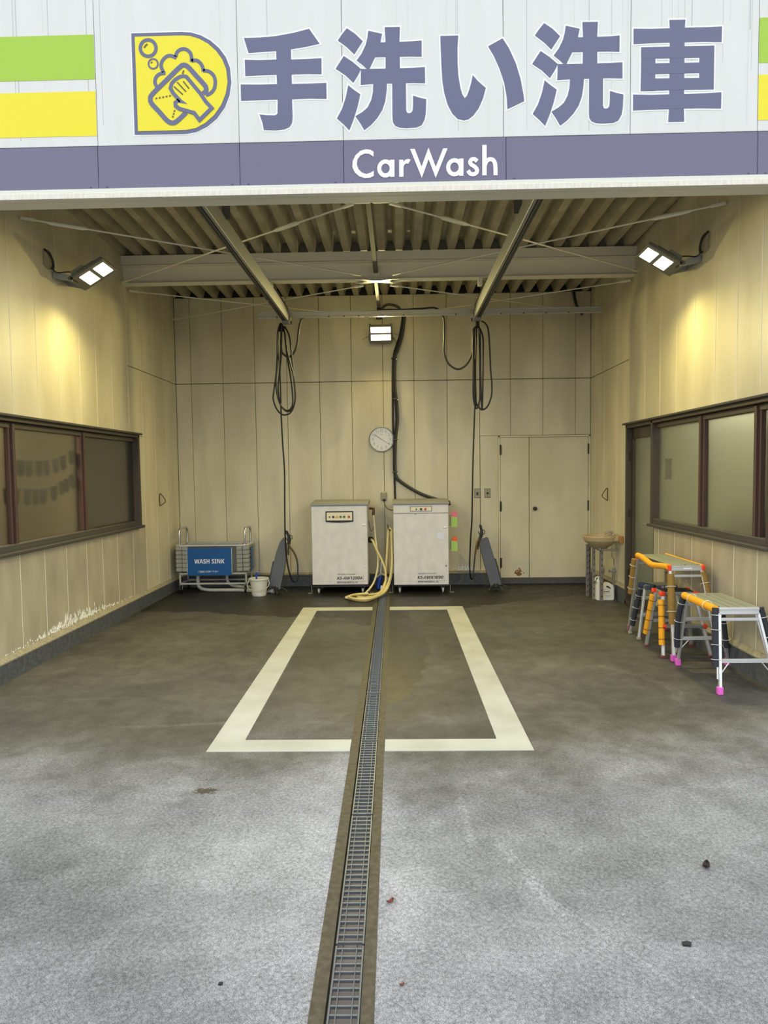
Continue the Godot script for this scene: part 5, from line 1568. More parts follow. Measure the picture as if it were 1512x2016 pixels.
func castor(parent: Node3D, at: Vector3, m: Material, r := 0.035) -> void:
	# «at» is the plate; the wheel stands on the floor below it
	var fk := MB.new()
	fk.box(at + Vector3(0, -0.003, 0), Vector3(0.05, 0.006, 0.05), 0.001)
	for s in [-0.018, 0.018]:
		fk.bar(at + Vector3(s, -0.004, 0), Vector3(at.x + s, r, at.z + 0.014), 0.004, 0.026, Vector3.FORWARD)
	var f := obj("castor", fk, M.galvanised, parent)
	var wl := MB.new()
	wl.lathe([[0.0, -0.012], [r * 0.8, -0.013], [r, -0.009], [r, 0.009], [r * 0.8, 0.013], [0.0, 0.012]], 18, Transform3D(Basis(Vector3(0, 1, 0), Vector3(-1, 0, 0), Vector3(0, 0, 1)), Vector3(at.x, r, at.z + 0.014)))
	obj("wheel", wl, m, f)


# ---------------------------------------------------------------- wash sink cart
func wash_sink() -> void:
	var t := thing("wash_sink", "grey wheeled wash sink cart with a blue sign, left back corner", "cart", Vector3(-2.665, 0, -10.12))
	var hw := 0.525
	var hd := 0.22
	# ribbed tub
	var core := MB.new()
	for s in [[Vector3(0, 0.485, hd - 0.026), Vector3(hw * 2 - 0.05, 0.36, 0.02)], [Vector3(0, 0.485, -hd + 0.026), Vector3(hw * 2 - 0.05, 0.36, 0.02)], [Vector3(-hw + 0.026, 0.485, 0), Vector3(0.02, 0.36, hd * 2 - 0.05)], [Vector3(hw - 0.026, 0.485, 0), Vector3(0.02, 0.36, hd * 2 - 0.05)], [Vector3(0, 0.315, 0), Vector3(hw * 2 - 0.04, 0.02, hd * 2 - 0.04)]]:
		core.box(s[0], s[1], 0.004)
	obj("tub", core, M.tub_groove, t)
	for k in 6:
		var y := 0.306 + 0.0605 * k
		for s in [-1.0, 1.0]:
			var cr := MB.new()
			cr.box(Vector3(s * (hw - 0.045), y + 0.03, hd - 0.045), Vector3(0.09, 0.0575, 0.09), 0.011)
			obj("corner_rib", cr, M.tub_grey, t)
			cr = MB.new()
			cr.box(Vector3(s * (hw - 0.136), y + 0.03, hd - 0.012), Vector3(0.082, 0.0565, 0.022), 0.005)
			obj("front_rib", cr, M.tub_grey, t)
			cr = MB.new()
			cr.box(Vector3(s * (hw - 0.045), y + 0.03, -hd + 0.045), Vector3(0.09, 0.0575, 0.09), 0.011)
			obj("corner_rib", cr, M.tub_grey, t)
		obj("side_rib", one(Vector3(hw - 0.018, y + 0.03, 0.0), Vector3(0.020, 0.052, 0.20), 0.006), M.tub_grey, t)
	# rim, dividers
	var rim := MB.new()
	for s in [-1.0, 1.0]:
		rim.box(Vector3(0, 0.680, s * (hd - 0.012)), Vector3(hw * 2 - 0.10, 0.030, 0.030), 0.008)
		rim.box(Vector3(s * (hw - 0.022), 0.680, 0), Vector3(0.044, 0.034, hd * 2 - 0.02), 0.012)
	obj("rim", rim, M.aluminium_bright, t)
	for x in [-0.02, 0.36]:
		obj("divider", one(Vector3(x, 0.672, 0), Vector3(0.028, 0.020, hd * 2 - 0.05), 0.004), M.aluminium, t)
	obj("ledge_rail", one(Vector3(0.0, 0.664, -hd + 0.05), Vector3(hw * 2 - 0.1, 0.020, 0.02), 0.004), M.aluminium, t)
	for s in [-1.0, 1.0]:
		var x: float = s * (hw - 0.055)
		obj("handle", pipe([Vector3(x, 0.66, hd - 0.035), Vector3(x, 0.86, hd - 0.035), Vector3(x, 0.905, hd - 0.06), Vector3(x, 0.925, hd - 0.11), Vector3(x, 0.925, -hd + 0.11), Vector3(x, 0.905, -hd + 0.06), Vector3(x, 0.86, -hd + 0.035), Vector3(x, 0.66, -hd + 0.035)], 0.017, 10, 5), M.chrome, t)
	# sign
	var sg := obj("sign_board", one(Vector3(-0.037, 0.450, hd + 0.004), Vector3(0.628, 0.392, 0.010), 0.002), M.sign_blue, t)
	obj("side_sign", one(Vector3(hw + 0.001, 0.47, 0.0), Vector3(0.006, 0.34, 0.15), 0.001), M.sign_blue, t)
	var tx := MB.new()
	tx.text("WASH SINK", 0.085, 0.002, Transform3D(Basis(), Vector3(-0.037, 0.456, hd + 0.0095)), 0.0, "Droid Sans", 700, 0.43)
	obj("lettering", tx, M.white_print, sg)
	obj("lettering", kana_line(Vector3(-0.21, 0.298, hd + 0.0095), 0.0302), M.white_print, sg)
	for s in [-1.0, 1.0]:
		obj("sign_edge", one(Vector3(-0.037 + s * 0.318, 0.47, hd - 0.002), Vector3(0.012, 0.35, 0.006), 0.001), M.aluminium_bright, t)
	# frame, castors, waste hoses
	var fr := MB.new()
	for y in [0.275, 0.130]:
		for s in [-1.0, 1.0]:
			fr.box(Vector3(0, y, s * (hd - 0.03)), Vector3(hw * 2 - 0.08, 0.024, 0.024), 0.004)
			fr.box(Vector3(s * (hw - 0.05), y, 0), Vector3(0.024, 0.024, hd * 2 - 0.06), 0.004)
	for sx in [-1.0, 1.0]:
		for sz in [-1.0, 1.0]:
			fr.box(Vector3(sx * (hw - 0.05), 0.20, sz * (hd - 0.03)), Vector3(0.024, 0.16, 0.024), 0.004)
	obj("frame", fr, M.white_hose, t)
	for sx in [-1.0, 1.0]:
		for sz in [-1.0, 1.0]:
			castor(t, Vector3(sx * (hw - 0.06), 0.118, sz * (hd - 0.04)), M.black_rubber, 0.048)
	obj("waste_hose", pipe([Vector3(-0.25, 0.29, 0.06), Vector3(-0.255, 0.14, 0.07), Vector3(-0.22, 0.06, 0.10), Vector3(-0.10, 0.03, 0.12), Vector3(0.15, 0.028, 0.14), Vector3(0.36, 0.026, 0.15), Vector3(0.60, 0.026, 0.22), Vector3(0.86, 0.028, 0.28)], 0.026, 10, 6), M.white_hose, t)
	obj("waste_hose", pipe([Vector3(0.15, 0.29, 0.0), Vector3(0.155, 0.16, 0.0), Vector3(0.20, 0.09, 0.02), Vector3(0.32, 0.06, 0.04), Vector3(0.55, 0.052, 0.06), Vector3(0.75, 0.040, 0.10)], 0.022, 10, 6), M.white_hose, t)
	var en := MB.new()
	en.tube([Vector3(0.85, 0.028, 0.28), Vector3(0.885, 0.028, 0.288)], 0.032, 12)
	obj("hose_end", en, M.white_hose, t)
	# bucket beside it and the brush in the bucket
	var b := thing("bucket", "dirty white plastic bucket on the floor beside the sink cart", "bucket", Vector3(-1.955, 0, -9.66))
	var bk := MB.new()
	bk.lathe([[0.0, 0.0], [0.094, 0.0], [0.100, 0.012], [0.124, 0.225], [0.136, 0.226], [0.139, 0.236], [0.136, 0.246], [0.124, 0.247], [0.120, 0.235], [0.096, 0.016], [0.0, 0.014]], 28)
	obj("pail", bk, M.bucket_white, b)
	obj("handle", pipe([Vector3(-0.135, 0.215, 0), Vector3(-0.15, 0.17, 0.03), Vector3(-0.125, 0.12, 0.11), Vector3(0.0, 0.095, 0.165), Vector3(0.125, 0.12, 0.11), Vector3(0.15, 0.17, 0.03), Vector3(0.135, 0.215, 0)], 0.005, 6, 6), M.bucket_white, b)
	for s in [-1.0, 1.0]:
		obj("handle_lug", one(Vector3(s * 0.137, 0.212, 0), Vector3(0.014, 0.035, 0.03), 0.004), M.bucket_white, b)
	obj("maker_mark", one(Vector3(0.0, 0.085, 0.1055), Vector3(0.022, 0.016, 0.003), 0.001), M.plate_beige, b)
	var br := thing("brush", "blue handled brush standing in the white bucket", "brush", Vector3(-1.985, 0.02, -9.67))
	obj("handle", pipe([Vector3(-0.02, 0.0, 0.0), Vector3(-0.01, 0.15, -0.005), Vector3(0.0, 0.30, -0.01)], 0.013, 8, 4), M.brush_blue, br)
	obj("fork", one(Vector3(0.03, 0.27, -0.01), Vector3(0.05, 0.016, 0.016), 0.004), M.brush_blue, br)


func kana_line(at: Vector3, cell: float) -> MB:
	# the small line of kana and kanji under the big words, stroke by stroke on a 10 x 10 grid
	var glyphs := [
		["1 8 6 8", "6 8 5 7", "1 3 2 1 7 1", "7 10 8 9", "8.6 10 9.6 9"],
		["5 10 4 8.6", "1.6 8.6 1.6 0 8.4 0 8.4 8.6 1.6 8.6", "1.6 5.8 8.4 5.8", "1.6 3 8.4 3"],
		["5 10 5 0", "1.2 7.4 1.2 0 8.8 0 8.8 7.4 1.2 7.4", "1.2 3.8 8.8 3.8"],
		["1.6 9 1.2 5 1.8 0.6", "4.4 7.6 9 7.6", "4.4 3 5 1 9.2 0.8"],
		["1 7.4 7 7.4", "3.6 9.6 3.6 1.6 2 1 1 2 2.4 4 6 4.6 8.4 3 7 0.6 5.6 0.6", "7.6 9 9 7.6"],
		["2.6 10 0.6 6", "1.8 7 1.8 0", "3.4 8.4 9.6 8.4", "4 6.6 9 6.6 9 4.2 4 4.2 4 6.6", "6.5 10 6.2 3 3 0", "4.4 3 9.6 0"],
		["1.4 8.6 1.4 3 2.6 1 4 2.6", "7 8 8.6 5.6 8.8 3.4"],
		["0.6 8.8 9.4 8.8", "5 8.8 5 0", "5.4 6.4 8 4.6"],
		["1 7.2 9 7.6", "5 10 7.6 4", "7.6 4 3 4.4 2 2.4 3.6 0.8 7.8 0.8"],
		["1.4 8.6 1.4 3 2.6 1 4 2.6", "7 8 8.6 5.6 8.8 3.4"]]
	var mb := MB.new()
	for i in glyphs.size():
		for s in glyphs[i]:
			var q: PackedStringArray = s.split(" ")
			var pts := []
			for k in range(0, q.size(), 2):
				pts.append(Vector2(at.x + (i + 0.05 + float(q[k]) * 0.09) * cell, at.y + float(q[k + 1]) * 0.085 * cell))
			mb.ribbon(pts, cell * 0.10, at.z, at.z + 0.0012)
	return mb


# ---------------------------------------------------------------- small things on the walls
func small_wall_things() -> void:
	var c := thing("wall_clock", "round white wall clock with thin dark rim, in the middle of the back wall", "clock", Vector3(-0.237, 2.178, WALL_B))
	var tow := Basis(Vector3(1, 0, 0), Vector3(0, 0, 1), Vector3(0, -1, 0))
	var rim := MB.new()
	rim.lathe([[0.183, 0.0], [0.187, 0.01], [0.187, 0.038], [0.182, 0.044], [0.174, 0.042], [0.172, 0.030]], 48, Transform3D(tow, Vector3.ZERO))
	obj("rim", rim, M.galvanised, c)
	var fc := MB.new()
	fc.lathe([[0.178, 0.0], [0.178, 0.028], [0.0, 0.028]], 48, Transform3D(tow, Vector3.ZERO))
	var face := obj("dial", fc, M.clock_face, c)
	for h in range(1, 13):
		var a := TAU * h / 12.0
		var tx := MB.new()
		tx.text(str(h), 0.052, 0.001, Transform3D(Basis(), Vector3(sin(a) * 0.127, cos(a) * 0.127, 0.0285)), 0.0, "Droid Sans", 400)
		obj("numeral", tx, M.plate_dark, face)
	var tk := MB.new()
	for k in 60:
		var a := TAU * k / 60.0
		tk.box(Vector3(0, 0.163, 0.0287), Vector3(0.0022 if k % 5 else 0.004, 0.008, 0.0008), 0.0, Transform3D(Basis(Vector3(0, 0, 1), a), Vector3.ZERO))
	obj("minute_marks", tk, M.plate_dark, face)
	obj("name_mark", one(Vector3(0.0, 0.075, 0.0287), Vector3(0.035, 0.007, 0.0008)), M.grey_print, face)
	# twenty past ten
	for hnd in [[Vector2(-0.82, 0.57), 0.112, 0.009, "hour_hand"], [Vector2(0.83, -0.56), 0.140, 0.006, "minute_hand"]]:
		var d: Vector2 = hnd[0].normalized()
		var mb := MB.new()
		mb.ribbon([-d * 0.02, d * hnd[1]], hnd[2], 0.031, 0.033)
		obj(hnd[3], mb, M.black_print, c)
	var gl := MB.new()
	gl.lathe([[0.174, 0.038], [0.0, 0.039]], 40, Transform3D(tow, Vector3.ZERO))
	obj("glass", gl, M.clock_glass, c)
	# sockets and switches
	for k in 2:
		var t := thing("wall_switch", ["grey metal rocker switch plate beside the long black hose, nearer the machines", "grey metal switch plate with round knob, nearer the double door"][k], "switch", Vector3([1.176, 1.326][k], 1.362, WALL_B), "switch plates by the door")
		obj("plate", one(Vector3(0, 0, 0.006), Vector3(0.080, 0.130, 0.012), 0.004), M.plate_beige, t)
		obj("plate_rim", one(Vector3(0, 0, 0.003), Vector3(0.090, 0.140, 0.006), 0.002), M.plate_dark, t)
		if k == 0:
			obj("rocker", one(Vector3(0, -0.005, 0.014), Vector3(0.030, 0.048, 0.010), 0.004), M.plate_dark, t)
		else:
			round_button(t, Vector3(0, 0.0, 0.012), 0.018, M.plate_dark)
			for y in [0.04, -0.045]:
				round_button(t, Vector3(0, y, 0.008), 0.007, M.plate_dark)
	var so := thing("wall_socket", "square beige wall socket above the gap between the machines", "socket", Vector3(-0.215, 1.335, WALL_B))
	obj("cover", one(Vector3(0, 0, 0.02), Vector3(0.085, 0.135, 0.04), 0.010), M.plate_beige, so)
	obj("flap", one(Vector3(0, 0.025, 0.042), Vector3(0.06, 0.06, 0.006), 0.003), M.plate_beige, so)
	var pg := thing("power_cord", "black plug in the wall socket with cord to the right machine", "cord", Vector3(-0.21, 1.285, -10.38))
	obj("plug", one(Vector3(0, 0, -0.012), Vector3(0.040, 0.036, 0.035), 0.010), M.black_plastic, pg)
	obj("cord", pipe([Vector3(0.0, -0.015, 0.0), Vector3(0.015, -0.08, 0.02), Vector3(0.06, -0.135, 0.08), Vector3(0.13, -0.15, 0.12)], 0.005, 6, 6), M.black_rubber, pg)
	# fold-down triangular hooks on both side walls
	for s in [-1.0, 1.0]:
		var x := WALL_L if s < 0 else WALL_R
		var t := thing("wall_hook", "small triangular metal hook on the %s wall near the back corner" % ("left" if s < 0 else "right"), "hook", Vector3(x, 1.33, -9.62), "triangular wall hooks")
		var q: float = -s
		obj("loop", pipe([Vector3(q * 0.006, 0.10, 0.045), Vector3(q * 0.012, 0.105, 0.02), Vector3(q * 0.05, 0.03, -0.03), Vector3(q * 0.05, -0.01, -0.045), Vector3(q * 0.03, -0.035, -0.02), Vector3(q * 0.006, -0.06, 0.035)], 0.0055, 6, 4), M.brass, t)
		obj("upright", pipe([Vector3(q * 0.006, 0.10, 0.045), Vector3(q * 0.006, 0.02, 0.045), Vector3(q * 0.006, -0.06, 0.045)], 0.0055, 6, 3), M.brass, t)


# ---------------------------------------------------------------- gun holders
func gun_holders() -> void:
	var defs := [[Vector3(-1.775, 0.06, -9.88), Vector3(-1.650, 0.735, -10.02), -1.0, "grey padded gun post leaning right, by the bucket"], [Vector3(1.375, 0.06, -9.92), Vector3(1.205, 0.735, -10.02), 1.0, "grey padded gun post leaning left, by the double door"]]
	for d in defs:
		var a: Vector3 = d[0]
		var e: Vector3 = d[1]
		var t := thing("gun_post", d[3], "gun post", Vector3(a.x, 0, a.z), "spray gun posts")
		var up := (e - a).normalized()
		var x := Vector3(1, 0, 0)
		x = (x - up * x.dot(up)).normalized()
		var xf := Transform3D(Basis(x, up, x.cross(up)), a - Vector3(a.x, 0, a.z))
		var l := a.distance_to(e)
		var s: float = d[2]
		var sh := MB.new()
		if s < 0:
			sh.prism([-0.075, 0.0, 0.085, 0.0, 0.088, l * 0.45, 0.078, l * 0.80, 0.055, l * 0.93, 0.0, l * 1.03, -0.012, l * 1.05, -0.05, l * 0.93, -0.075, l * 0.70, -0.080, l * 0.35], -0.035, 0.035, xf)
		else:
			sh.prism([-0.080, 0.0, 0.075, 0.0, 0.078, l * 0.5, 0.070, l * 0.95, 0.058, l, -0.055, l * 0.985, -0.078, l * 0.90, -0.080, l * 0.45], -0.035, 0.035, xf)
		obj("pad", sh, M.grey_post, t)
		var fl := MB.new()
		fl.prism([s * 0.078, 0.03, s * 0.098, 0.05, s * 0.098, l * 0.52, s * 0.080, l * 0.55], -0.03, 0.03, xf)
		obj("flange", fl, M.grey_post_dark, t)
		var spine := MB.new()
		spine.box(Vector3(-0.02 * s, l * 0.48, -0.045), Vector3(0.06, l * 0.9, 0.02), 0.006, xf)
		obj("spine", spine, M.grey_post_dark, t)
		var fo := MB.new()
		for k in [[-0.10, 0.12], [0.06, 0.16], [-0.12, -0.12], [0.16, 0.02]]:
			fo.tube(smooth([Vector3(0, 0.10, 0), Vector3(k[0] * 0.5, 0.075, k[1] * 0.5), Vector3(k[0], 0.045, k[1]), Vector3(k[0] * 1.15, 0.012, k[1] * 1.15)], 4), 0.012, 8)
		fo.box(Vector3(0, 0.06, 0), Vector3(0.12, 0.05, 0.10), 0.012)
		obj("foot", fo, M.grey_post_dark, t)


# ---------------------------------------------------------------- wash basin corner
func basin() -> void:
	var t := thing("wash_basin", "grimy cream wash basin on the right wall beside the double door", "basin", Vector3(2.62, 0.0, -9.12))
	var b := MB.new()
	b.lathe([[0.0, 0.635], [0.035, 0.640], [0.09, 0.680], [0.17, 0.735], [0.215, 0.775], [0.230, 0.825], [0.226, 0.838], [0.205, 0.836], [0.195, 0.815], [0.13, 0.745], [0.03, 0.715], [0.0, 0.713]], 36, Transform3D(Basis(), Vector3(0.0, 0, 0)), Vector3(1.0, 1.0, 0.92))
	b.box(Vector3(0.155, 0.800, 0), Vector3(0.14, 0.072, 0.34), 0.02)
	obj("bowl", b, M.porcelain_dirty, t)
	var tp := MB.new()
	tp.tube(smooth([Vector3(0.14, 0.835, 0.05), Vector3(0.135, 0.875, 0.05), Vector3(0.10, 0.885, 0.05), Vector3(0.03, 0.868, 0.05)], 5), 0.011, 8)
	tp.lathe([[0.020, 0.0], [0.020, 0.012], [0.012, 0.02], [0.012, 0.035], [0.026, 0.04], [0.026, 0.052], [0.0, 0.056]], 14, Transform3D(Basis(), Vector3(0.15, 0.836, -0.04)))
	tp.box(Vector3(0.14, 0.842, 0.0), Vector3(0.05, 0.014, 0.17), 0.005)
	obj("tap", tp, M.chrome, t)
	obj("wood_block", one(Vector3(0.2, 0.80, 0.19), Vector3(0.05, 0.088, 0.05), 0.004), M.wood, t)
	obj("back_rest", one(Vector3(0.205, 0.80, 0.0), Vector3(0.04, 0.085, 0.36), 0.006), M.porcelain_dirty, t)
	var dr := MB.new()
	dr.tube([Vector3(0, 0.64, 0), Vector3(0, 0.50, 0), Vector3(0, 0.10, 0)], 0.016, 10)
	dr.tube(smooth([Vector3(0, 0.46, 0), Vector3(0.02, 0.43, 0.02), Vector3(0.03, 0.38, 0.02), Vector3(0.02, 0.33, 0.0)], 4), 0.020, 10)
	obj("waste_pipe", dr, M.chrome, t)
	obj("supply_pipe", pipe([Vector3(0.135, 0.77, 0.04), Vector3(0.135, 0.60, 0.04), Vector3(0.15, 0.55, 0.02), Vector3(0.185, 0.52, -0.05), Vector3(0.195, 0.46, -0.07), Vector3(0.195, 0.38, -0.07)], 0.007, 8, 5), M.chrome, t)
	var vl := MB.new()
	vl.tube([Vector3(0.225, 0.36, -0.07), Vector3(0.14, 0.36, -0.07)], 0.013, 8)
	vl.box(Vector3(0.13, 0.36, -0.07), Vector3(0.014, 0.05, 0.016), 0.004)
	vl.tube([Vector3(0.195, 0.40, -0.07), Vector3(0.195, 0.30, -0.07)], 0.016, 8)
	obj("stop_valve", vl, M.galvanised, t)
	# slotted steel stand
	for p in [[-0.015, 0.11, 0.67], [-0.08, -0.02, 0.70], [-0.10, -0.25, 0.70], [-0.045, -0.36, 0.68]]:
		var lg := MB.new()
		lg.box(Vector3(p[0], p[2] / 2, p[1]), Vector3(0.034, p[2], 0.004))
		lg.box(Vector3(p[0] - 0.016, p[2] / 2, p[1] - 0.014), Vector3(0.004, p[2], 0.030))
		for k in 8:
			lg.box(Vector3(p[0], 0.06 + k * 0.08, p[1] + 0.0023), Vector3(0.012, 0.030, 0.001))
		var o := obj("stand_leg", lg, M.stand_grey, t)
		var hl := MB.new()
		for k in 8:
			hl.box(Vector3(p[0], 0.06 + k * 0.08, p[1] + 0.0026), Vector3(0.010, 0.026, 0.001))
		obj("slot_row", hl, M.dark_metal, o)
	var sb := MB.new()
	sb.box(Vector3(-0.05, 0.675, -0.12), Vector3(0.03, 0.03, 0.52), 0.003)
	sb.box(Vector3(0.08, 0.66, 0.11), Vector3(0.22, 0.03, 0.03), 0.003)
	obj("stand_frame", sb, M.stand_grey, t)
	obj("wall_leg", one(Vector3(0.185, 0.18, -0.05), Vector3(0.034, 0.36, 0.03), 0.003), M.stand_grey, t)
	# pump bottle of cleaner under it
	var j := thing("pump_jug", "white plastic jug with pump and black label, under the wash basin", "jug", Vector3(2.675, 0, -9.13))
	var jb := MB.new()
	jb.prism([-0.118, 0.006, -0.108, 0.0, 0.098, 0.0, 0.106, 0.008, 0.104, 0.155, 0.092, 0.195, 0.06, 0.218, 0.015, 0.222, 0.0, 0.20, -0.03, 0.195, -0.055, 0.200, -0.06, 0.235, -0.098, 0.235, -0.102, 0.195, -0.116, 0.165], -0.055, 0.055)
	obj("body", jb, M.jug_white, j)
	var hh := MB.new()
	hh.prism([0.005, 0.170, 0.062, 0.145, 0.068, 0.155, 0.030, 0.188, 0.008, 0.190], 0.055, 0.0565)
	obj("grip_hole", hh, M.plate_dark, j)
	var pm := MB.new()
	pm.lathe([[0.026, 0.235], [0.026, 0.262], [0.012, 0.264], [0.010, 0.288], [0.020, 0.290], [0.020, 0.302], [0.0, 0.304]], 16, Transform3D(Basis(), Vector3(-0.08, 0, 0)))
	pm.tube(smooth([Vector3(-0.08, 0.296, 0), Vector3(-0.105, 0.298, 0.01), Vector3(-0.125, 0.27, 0.02), Vector3(-0.126, 0.25, 0.02)], 4), 0.007, 8)
	obj("pump", pm, M.jug_white, j)
	var lb := obj("label_frame", one(Vector3(-0.01, 0.112, 0.0555), Vector3(0.115, 0.050, 0.001)), M.black_print, j)
	obj("label_field", one(Vector3(-0.01, 0.112, 0.0562), Vector3(0.109, 0.044, 0.001)), M.jug_white, lb)
	var lt := MB.new()
	lt.box(Vector3(-0.05, 0.112, 0.0572), Vector3(0.022, 0.022, 0.001))
	for k in 5:
		lt.box(Vector3(-0.022 + k * 0.0145, 0.110, 0.0572), Vector3(0.009, 0.016, 0.001))
	obj("label_print", lt, M.black_print, lb)
	var lf := MB.new()
	for k in 4:
		lf.box(Vector3(0.03, 0.068 - k * 0.010, 0.0556), Vector3(0.09 - 0.012 * k, 0.002, 0.001))
	obj("fine_print", lf, M.grey_print, j)


# ---------------------------------------------------------------- step platforms
func leg_bar(mb: MB, a: Vector3, e: Vector3, w := 0.026) -> void:
	mb.bar(a, e, w, w * 0.72, Vector3.RIGHT, 0.003)


func sleeve(parent: Node3D, called: String, a: Vector3, e: Vector3, r: float, m: Material, ties: int, off := Vector3.ZERO, tie_m: Material = null, bow := Vector3.ZERO) -> void:
	# a foam tube strapped along a leg
	var pts := [a + off, a.lerp(e, 0.33) + off + bow, a.lerp(e, 0.66) + off + bow, e + off]
	var o := obj(called, pipe(pts, r, 12, 5), m, parent)
	for k in ties:
		var f := (k + 0.5) / ties
		var c: Vector3 = a.lerp(e, f) + off * 0.72 + bow * (1.0 if f > 0.2 and f < 0.8 else 0.4)
		var mb := MB.new()
		var d := (e - a).normalized()
		var x := d.cross(Vector3.FORWARD).normalized()
		var y := d.cross(x).normalized()
		var ring := []
		for q in 14:
			var g := TAU * q / 14
			ring.append(c + (x * cos(g) + y * sin(g)) * (r + 0.006 + off.length() * 0.28))
		mb.tube(ring, 0.0022, 5, true)
		obj("cable_tie", mb, tie_m if tie_m else M.tie_white, o)


func platforms() -> void:
	# front one: silver with green slats, black sleeves
	var d := thing("work_platform", "low silver work platform with ribbed top and dark leg sleeves, nearest the viewer", "work platform", Vector3(2.6, 0, -5.62))
	var fx := [-0.205, 0.215]      # feet and top corners in its own axes
	var tx := [-0.175, 0.115]
	var fz := [0.40, -0.39]
	var tz := [0.30, -0.30]
	var h := 0.635
	for k in 4:
		obj("deck_slat", one(Vector3(-0.125 + 0.068 * k - 0.004, h, 0.0), Vector3(0.057, 0.014, 0.60), 0.003), M.step_green, d)
	obj("deck_base", one(Vector3(-0.03, h - 0.010, 0.0), Vector3(0.27, 0.010, 0.59)), M.step_groove, d)
	for s in [1.0, -1.0]:
		var rl := MB.new()
		rl.box(Vector3(-0.03, h - 0.022, s * 0.308), Vector3(0.30, 0.056, 0.016), 0.004)
		rl.box(Vector3(-0.03, h - 0.006, s * 0.318), Vector3(0.30, 0.014, 0.008), 0.003)
		rl.box(Vector3(-0.03, h - 0.040, s * 0.318), Vector3(0.30, 0.012, 0.008), 0.003)
		obj("end_rail", rl, M.aluminium_bright, d)
	for i in 2:
		var sr := MB.new()
		sr.box(Vector3(-0.178 if i == 0 else 0.118, h - 0.022, 0), Vector3(0.016, 0.05, 0.60), 0.004)
		obj("side_rail", sr, M.aluminium, d)
		for j in 2:
			var a := Vector3(tx[i], h - 0.04, tz[j])
			var e := Vector3(fx[i], 0.05, fz[j])
			var lg := MB.new()
			leg_bar(lg, a, e, 0.030)
			leg_bar(lg, a + Vector3(-0.014, 0, -0.014), e + Vector3(-0.014, 0.06, -0.014), 0.016)
			obj("leg", lg, M.aluminium_bright if j == 0 else M.aluminium, d)
			obj("foot_cap", one(Vector3(fx[i] - 0.002, 0.030, fz[j]), Vector3(0.042, 0.06, 0.040), 0.006), M.rubber_pink, d)
	for j in 2:
		var cb := MB.new()
		cb.bar(Vector3(-0.17, h - 0.085, tz[j] + 0.01 * (1 - 2 * j)), Vector3(0.125, h - 0.085, tz[j] + 0.01 * (1 - 2 * j)), 0.012, 0.024)
		cb.bar(Vector3(-0.195, 0.245, lerpf(tz[j], fz[j], 0.63)), Vector3(0.18, 0.245, lerpf(tz[j], fz[j], 0.63)), 0.016, 0.030)
		obj("cross_bar", cb, M.aluminium_bright, d)
		var sy := MB.new()
		for s in [-1.0, 1.0]:
			sy.tube([Vector3(-0.005 + s * 0.18, 0.16, lerpf(tz[j], fz[j], 0.78)), Vector3(-0.005 + s * 0.12, 0.235, lerpf(tz[j], fz[j], 0.65))], 0.005, 6)
		obj("stay", sy, M.aluminium_bright, d)
	sleeve(d, "leg_sleeve", Vector3(tx[0], h - 0.0, tz[0]), Vector3(-0.200, 0.20, 0.372), 0.023, M.foam_dark, 4, Vector3(-0.026, 0, -0.012))
	sleeve(d, "leg_sleeve", Vector3(tx[0], h - 0.0, tz[1]), Vector3(-0.200, 0.17, -0.37), 0.023, M.foam_dark, 3, Vector3(-0.028, 0, 0.01), null, Vector3(-0.018, 0, 0))
	sleeve(d, "leg_sleeve", Vector3(tx[1], h - 0.0, tz[0]), Vector3(0.205, 0.20, 0.372), 0.021, M.foam_dark, 3, Vector3(0.026, 0, -0.01))
	sleeve(d, "leg_sleeve", Vector3(tx[1], h - 0.02, tz[1]), Vector3(0.205, 0.17, -0.37), 0.021, M.foam_dark, 3, Vector3(-0.02, 0, 0.03))
	sleeve(d, "edge_pad", Vector3(-0.188, h - 0.012, 0.285), Vector3(-0.188, h - 0.008, -0.285), 0.030, M.foam_yellow, 2, Vector3(-0.012, 0, 0))
	# the tall one with the yellow padded edges
	var a4 := thing("work_platform", "tall silver work platform with yellow padded edges and worn yellow leg sleeves", "work platform", Vector3(2.585, 0, -6.72))
	h = 0.825
	fx = [-0.178, 0.205]
	tx = [-0.155, 0.125]
	fz = [0.58, -0.61]
	tz = [0.41, -0.42]
	for k in 2:
		obj("deck_slat", one(Vector3(-0.08 + 0.136 * k, h, -0.01), Vector3(0.124, 0.014, 0.82), 0.003), M.step_green, a4)
	obj("deck_base", one(Vector3(-0.012, h - 0.010, -0.01), Vector3(0.27, 0.010, 0.80)), M.step_groove, a4)
	for s in [1.0, -1.0]:
		var rl := MB.new()
		rl.box(Vector3(-0.012, h - 0.024, s * 0.415), Vector3(0.29, 0.048, 0.016), 0.004)
		rl.box(Vector3(-0.012, h - 0.006, s * 0.424), Vector3(0.29, 0.010, 0.008), 0.002)
		obj("end_rail", rl, M.aluminium_bright, a4)
		obj("name_strip", one(Vector3(0.0, h - 0.024, s * 0.4245), Vector3(0.075, 0.012, 0.002)), M.white_print, a4)
	for i in 2:
		for j in 2:
			var a := Vector3(tx[i], h - 0.04, tz[j])
			var e := Vector3(fx[i], 0.05, fz[j])
			var lg := MB.new()
			leg_bar(lg, a, e, 0.034)
			leg_bar(lg, a + Vector3(0.016, 0, -0.012), e + Vector3(0.016, 0, -0.012), 0.018)
			obj("leg", lg, M.aluminium, a4)
			obj("foot_cap", one(Vector3(fx[i], 0.030, fz[j]), Vector3(0.046, 0.06, 0.044), 0.006), M.rubber_pink if j == 0 else M.rubber_pink_dull, a4)
